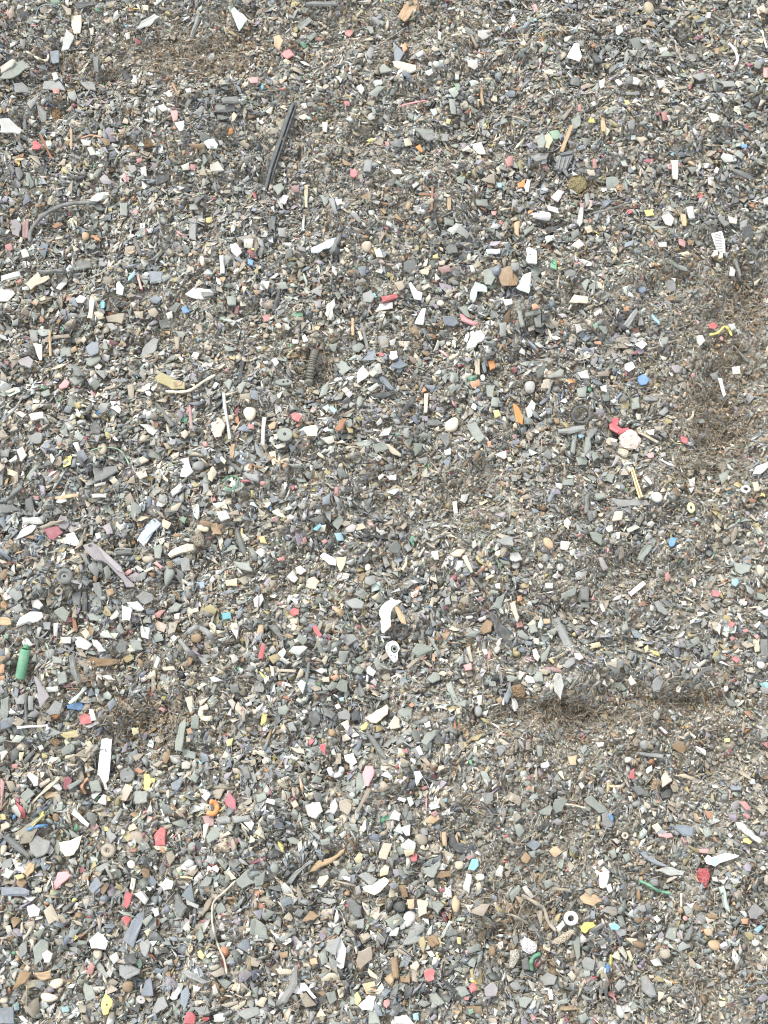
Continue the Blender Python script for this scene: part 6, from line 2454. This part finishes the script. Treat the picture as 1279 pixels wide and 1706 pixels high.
# crumbs and fines
bag = Bag()
def crumbs(bag, N, med, zlo, zhi, bias):
    P, px, py, w = scatter(N, bias); n = len(P)
    s = med * np.exp(rng.normal(0, .38, n))
    zo = rng.uniform(zlo, zhi, n)
    k = ~(masked(px, py) & (zo > .002)); P, w, s, zo, n = P[k], w[k], s[k], zo[k], int(k.sum())
    R, t = rotations(n, np.tile([0, 0, 1.0], (n, 1)), .8)
    base = np.array([[1, 0, 0], [0, 1, 0], [-1, 0, 0], [0, -1, 0], [0, 0, .8], [0, 0, -.8]])
    Vl = base[None] * rng.uniform(.45, 1.25, (n, 6, 1)) * s[:, None, None]
    Vl = Vl + rng.uniform(-.2, .2, (n, 6, 3)) * s[:, None, None]
    Vw = np.einsum('nmk,nkj->nmj', Vl, R) + (P + np.stack([0 * zo, 0 * zo, zo], 1))[:, None]
    F = [(0, 1, 4), (1, 2, 4), (2, 3, 4), (3, 0, 4), (1, 0, 5), (2, 1, 5), (3, 2, 5), (0, 3, 5)]
    bag.add(Vw, F, np.clip(pick_colours(n, np.maximum(w, .4), soil(*to_px(P))) * np.array([1.30, 1.25, 1.16]), 0, .6))
crumbs(bag, 190000, .0007, .0004, .0046, lambda w: .4 + .6 * w)
bag.build('fine_crumbs', M_STUFF, 'fine brownish plastic and soil crumbs between the flakes', 'crumbs')

# hair-thin fibres
bag = Bag()
P, px, py, w = scatter(44000, lambda w: .35 + .65 * w)
k = ~masked(px, py) | (rng.random(len(P)) < .05); P, w = P[k], w[k]; n = len(P)
ln = .004 * np.exp(rng.normal(0, .5, n)); th = rng.uniform(.00010, .00026, n)
yaw = rng.uniform(0, 2 * np.pi, n); cv = rng.normal(0, .7, n)
tt = np.linspace(-1, 1, 5)
rise = rng.uniform(-.35, .35, n)
zo = rng.uniform(.0012, .0050, n)
Vs = []
for t_ in tt:
    a = yaw + cv * t_
    cx = ln * t_ * np.cos(yaw + cv * t_ * .5); cy = ln * t_ * np.sin(yaw + cv * t_ * .5)
    cz = zo + rise * ln * t_ - .0012 * t_ * t_
    sx, sy = -np.sin(a), np.cos(a)
    c = np.stack([cx, cy, cz], 1) + P
    Vs += [c + np.stack([sx * th, sy * th, 0 * th], 1), c + np.stack([0 * th, 0 * th, th * 1.3], 1), c - np.stack([sx * th, sy * th, 0 * th], 1)]
Vw = np.stack(Vs, 1)
F = []
for i in range(4):
    for j in range(3):
        l = (j + 1) % 3
        F.append((i * 3 + j, (i + 1) * 3 + j, (i + 1) * 3 + l, i * 3 + l))
F += [(0, 1, 2), (14, 13, 12)]
FC = np.array([ALB[k] for k in ('be', 'wg', 'lg', 'gy', 'tn', 'wh', 'gn', 'rb')])
bag.add(Vw, F, FC[rng.choice(8, n, p=[.24, .26, .16, .14, .08, .06, .01, .05])])
bag.build('loose_fibres', M_STUFF, 'thin loose fibres and hairs tangled among the crumbs', 'fibres')

# brown matted fibres in the rough hollows
bag = Bag()
cps, cw = [], np.array([m[2] * m[3] * m[4] for m in MATS], float); cw /= cw.sum()
ch = rng.choice(len(MATS), 2200, p=cw); M_ = np.array(MATS)[ch]
qx = M_[:, 0] + rng.normal(0, .75, len(ch)) * M_[:, 2]; qy = M_[:, 1] + rng.normal(0, .75, len(ch)) * M_[:, 3]
P = flat_hit(qx, qy); P[:, 2] = HZ(P[:, 0], P[:, 1])
k = ~masked(qx, qy); P = P[k]; n = len(P)
ln = .0030 * np.exp(rng.normal(0, .4, n)); th = rng.uniform(.00014, .00032, n)
yaw = rng.uniform(0, 2 * np.pi, n); cv = rng.normal(0, .8, n); rise = rng.normal(0, .55, n); zo = rng.uniform(.0025, .0062, n)
Vs = []
for t_ in tt:
    a = yaw + cv * t_
    c = np.stack([ln * t_ * np.cos(yaw + cv * t_ * .5), ln * t_ * np.sin(yaw + cv * t_ * .5), zo + rise * ln * t_ - .001 * t_ * t_], 1) + P
    sx, sy = -np.sin(a), np.cos(a)
    Vs += [c + np.stack([sx * th, sy * th, 0 * th], 1), c + np.stack([0 * th, 0 * th, th * 1.3], 1), c - np.stack([sx * th, sy * th, 0 * th], 1)]
F = []
for i in range(4):
    for j in range(3):
        l = (j + 1) % 3
        F.append((i * 3 + j, (i + 1) * 3 + j, (i + 1) * 3 + l, i * 3 + l))
F += [(0, 1, 2), (14, 13, 12)]
FB = np.array([albedo(c) for c in ((158, 148, 128), (144, 134, 116), (176, 166, 148), (132, 126, 114))])
bag.add(np.stack(Vs, 1), F, FB[rng.choice(4, n)] * rng.uniform(.8, 1.15, (n, 1)))
bag.build('matted_fibres', M_STUFF, 'brownish matted fibres filling the rough hollows of the heap', 'fibres')

# ------------------------------------------------------------------ labels that single each thing out
def direction(dx, dy):
    a = math.degrees(math.atan2(-dy, dx)) % 360
    return ['right of', 'above right of', 'above', 'above left of', 'left of', 'below left of', 'below', 'below right of'][int((a + 22.5) // 45) % 8]
taken = set()
for o, c, phrase, desc in THINGS:
    if phrase:
        lab = phrase if len(phrase.split()) > 9 else phrase + ' on the shredded plastic heap'
        if len(lab.split()) > 16: lab = phrase
        while lab in taken: lab += ' too'
        taken.add(lab); o['label'] = lab
for o, c, phrase, desc in THINGS:
    if phrase: continue
    near = sorted(ANCHORS, key=lambda a: (a[0] - c[0]) ** 2 + (a[1] - c[1]) ** 2)
    base = [x for x in (desc[0], desc[1], desc[2]) if x]
    done = False
    for shorten in (0, 1):
        for (ax, ay, ph) in near[:14]:
            d = math.hypot(ax - c[0], ay - c[1])
            words = base if not shorten else base[1:]
            near_w = 'just ' if d < 55 else ''
            lab = ' '.join(words) + ' ' + near_w + direction(c[0] - ax, c[1] - ay) + ' the ' + ph
            if len(lab.split()) <= 16 and lab not in taken:
                taken.add(lab); o['label'] = lab; done = True; break
        if done: break
    if not done:
        o['label'] = ' '.join(base) + ' %d px from' % 0
print('THINGS', len(THINGS), 'ANCHORS', len(ANCHORS), 'traced', len(PIECES), 'in stuff', len(EXTRA))
print('unlabelled', sum(1 for t in THINGS if t[0]['label'].endswith('px from')))
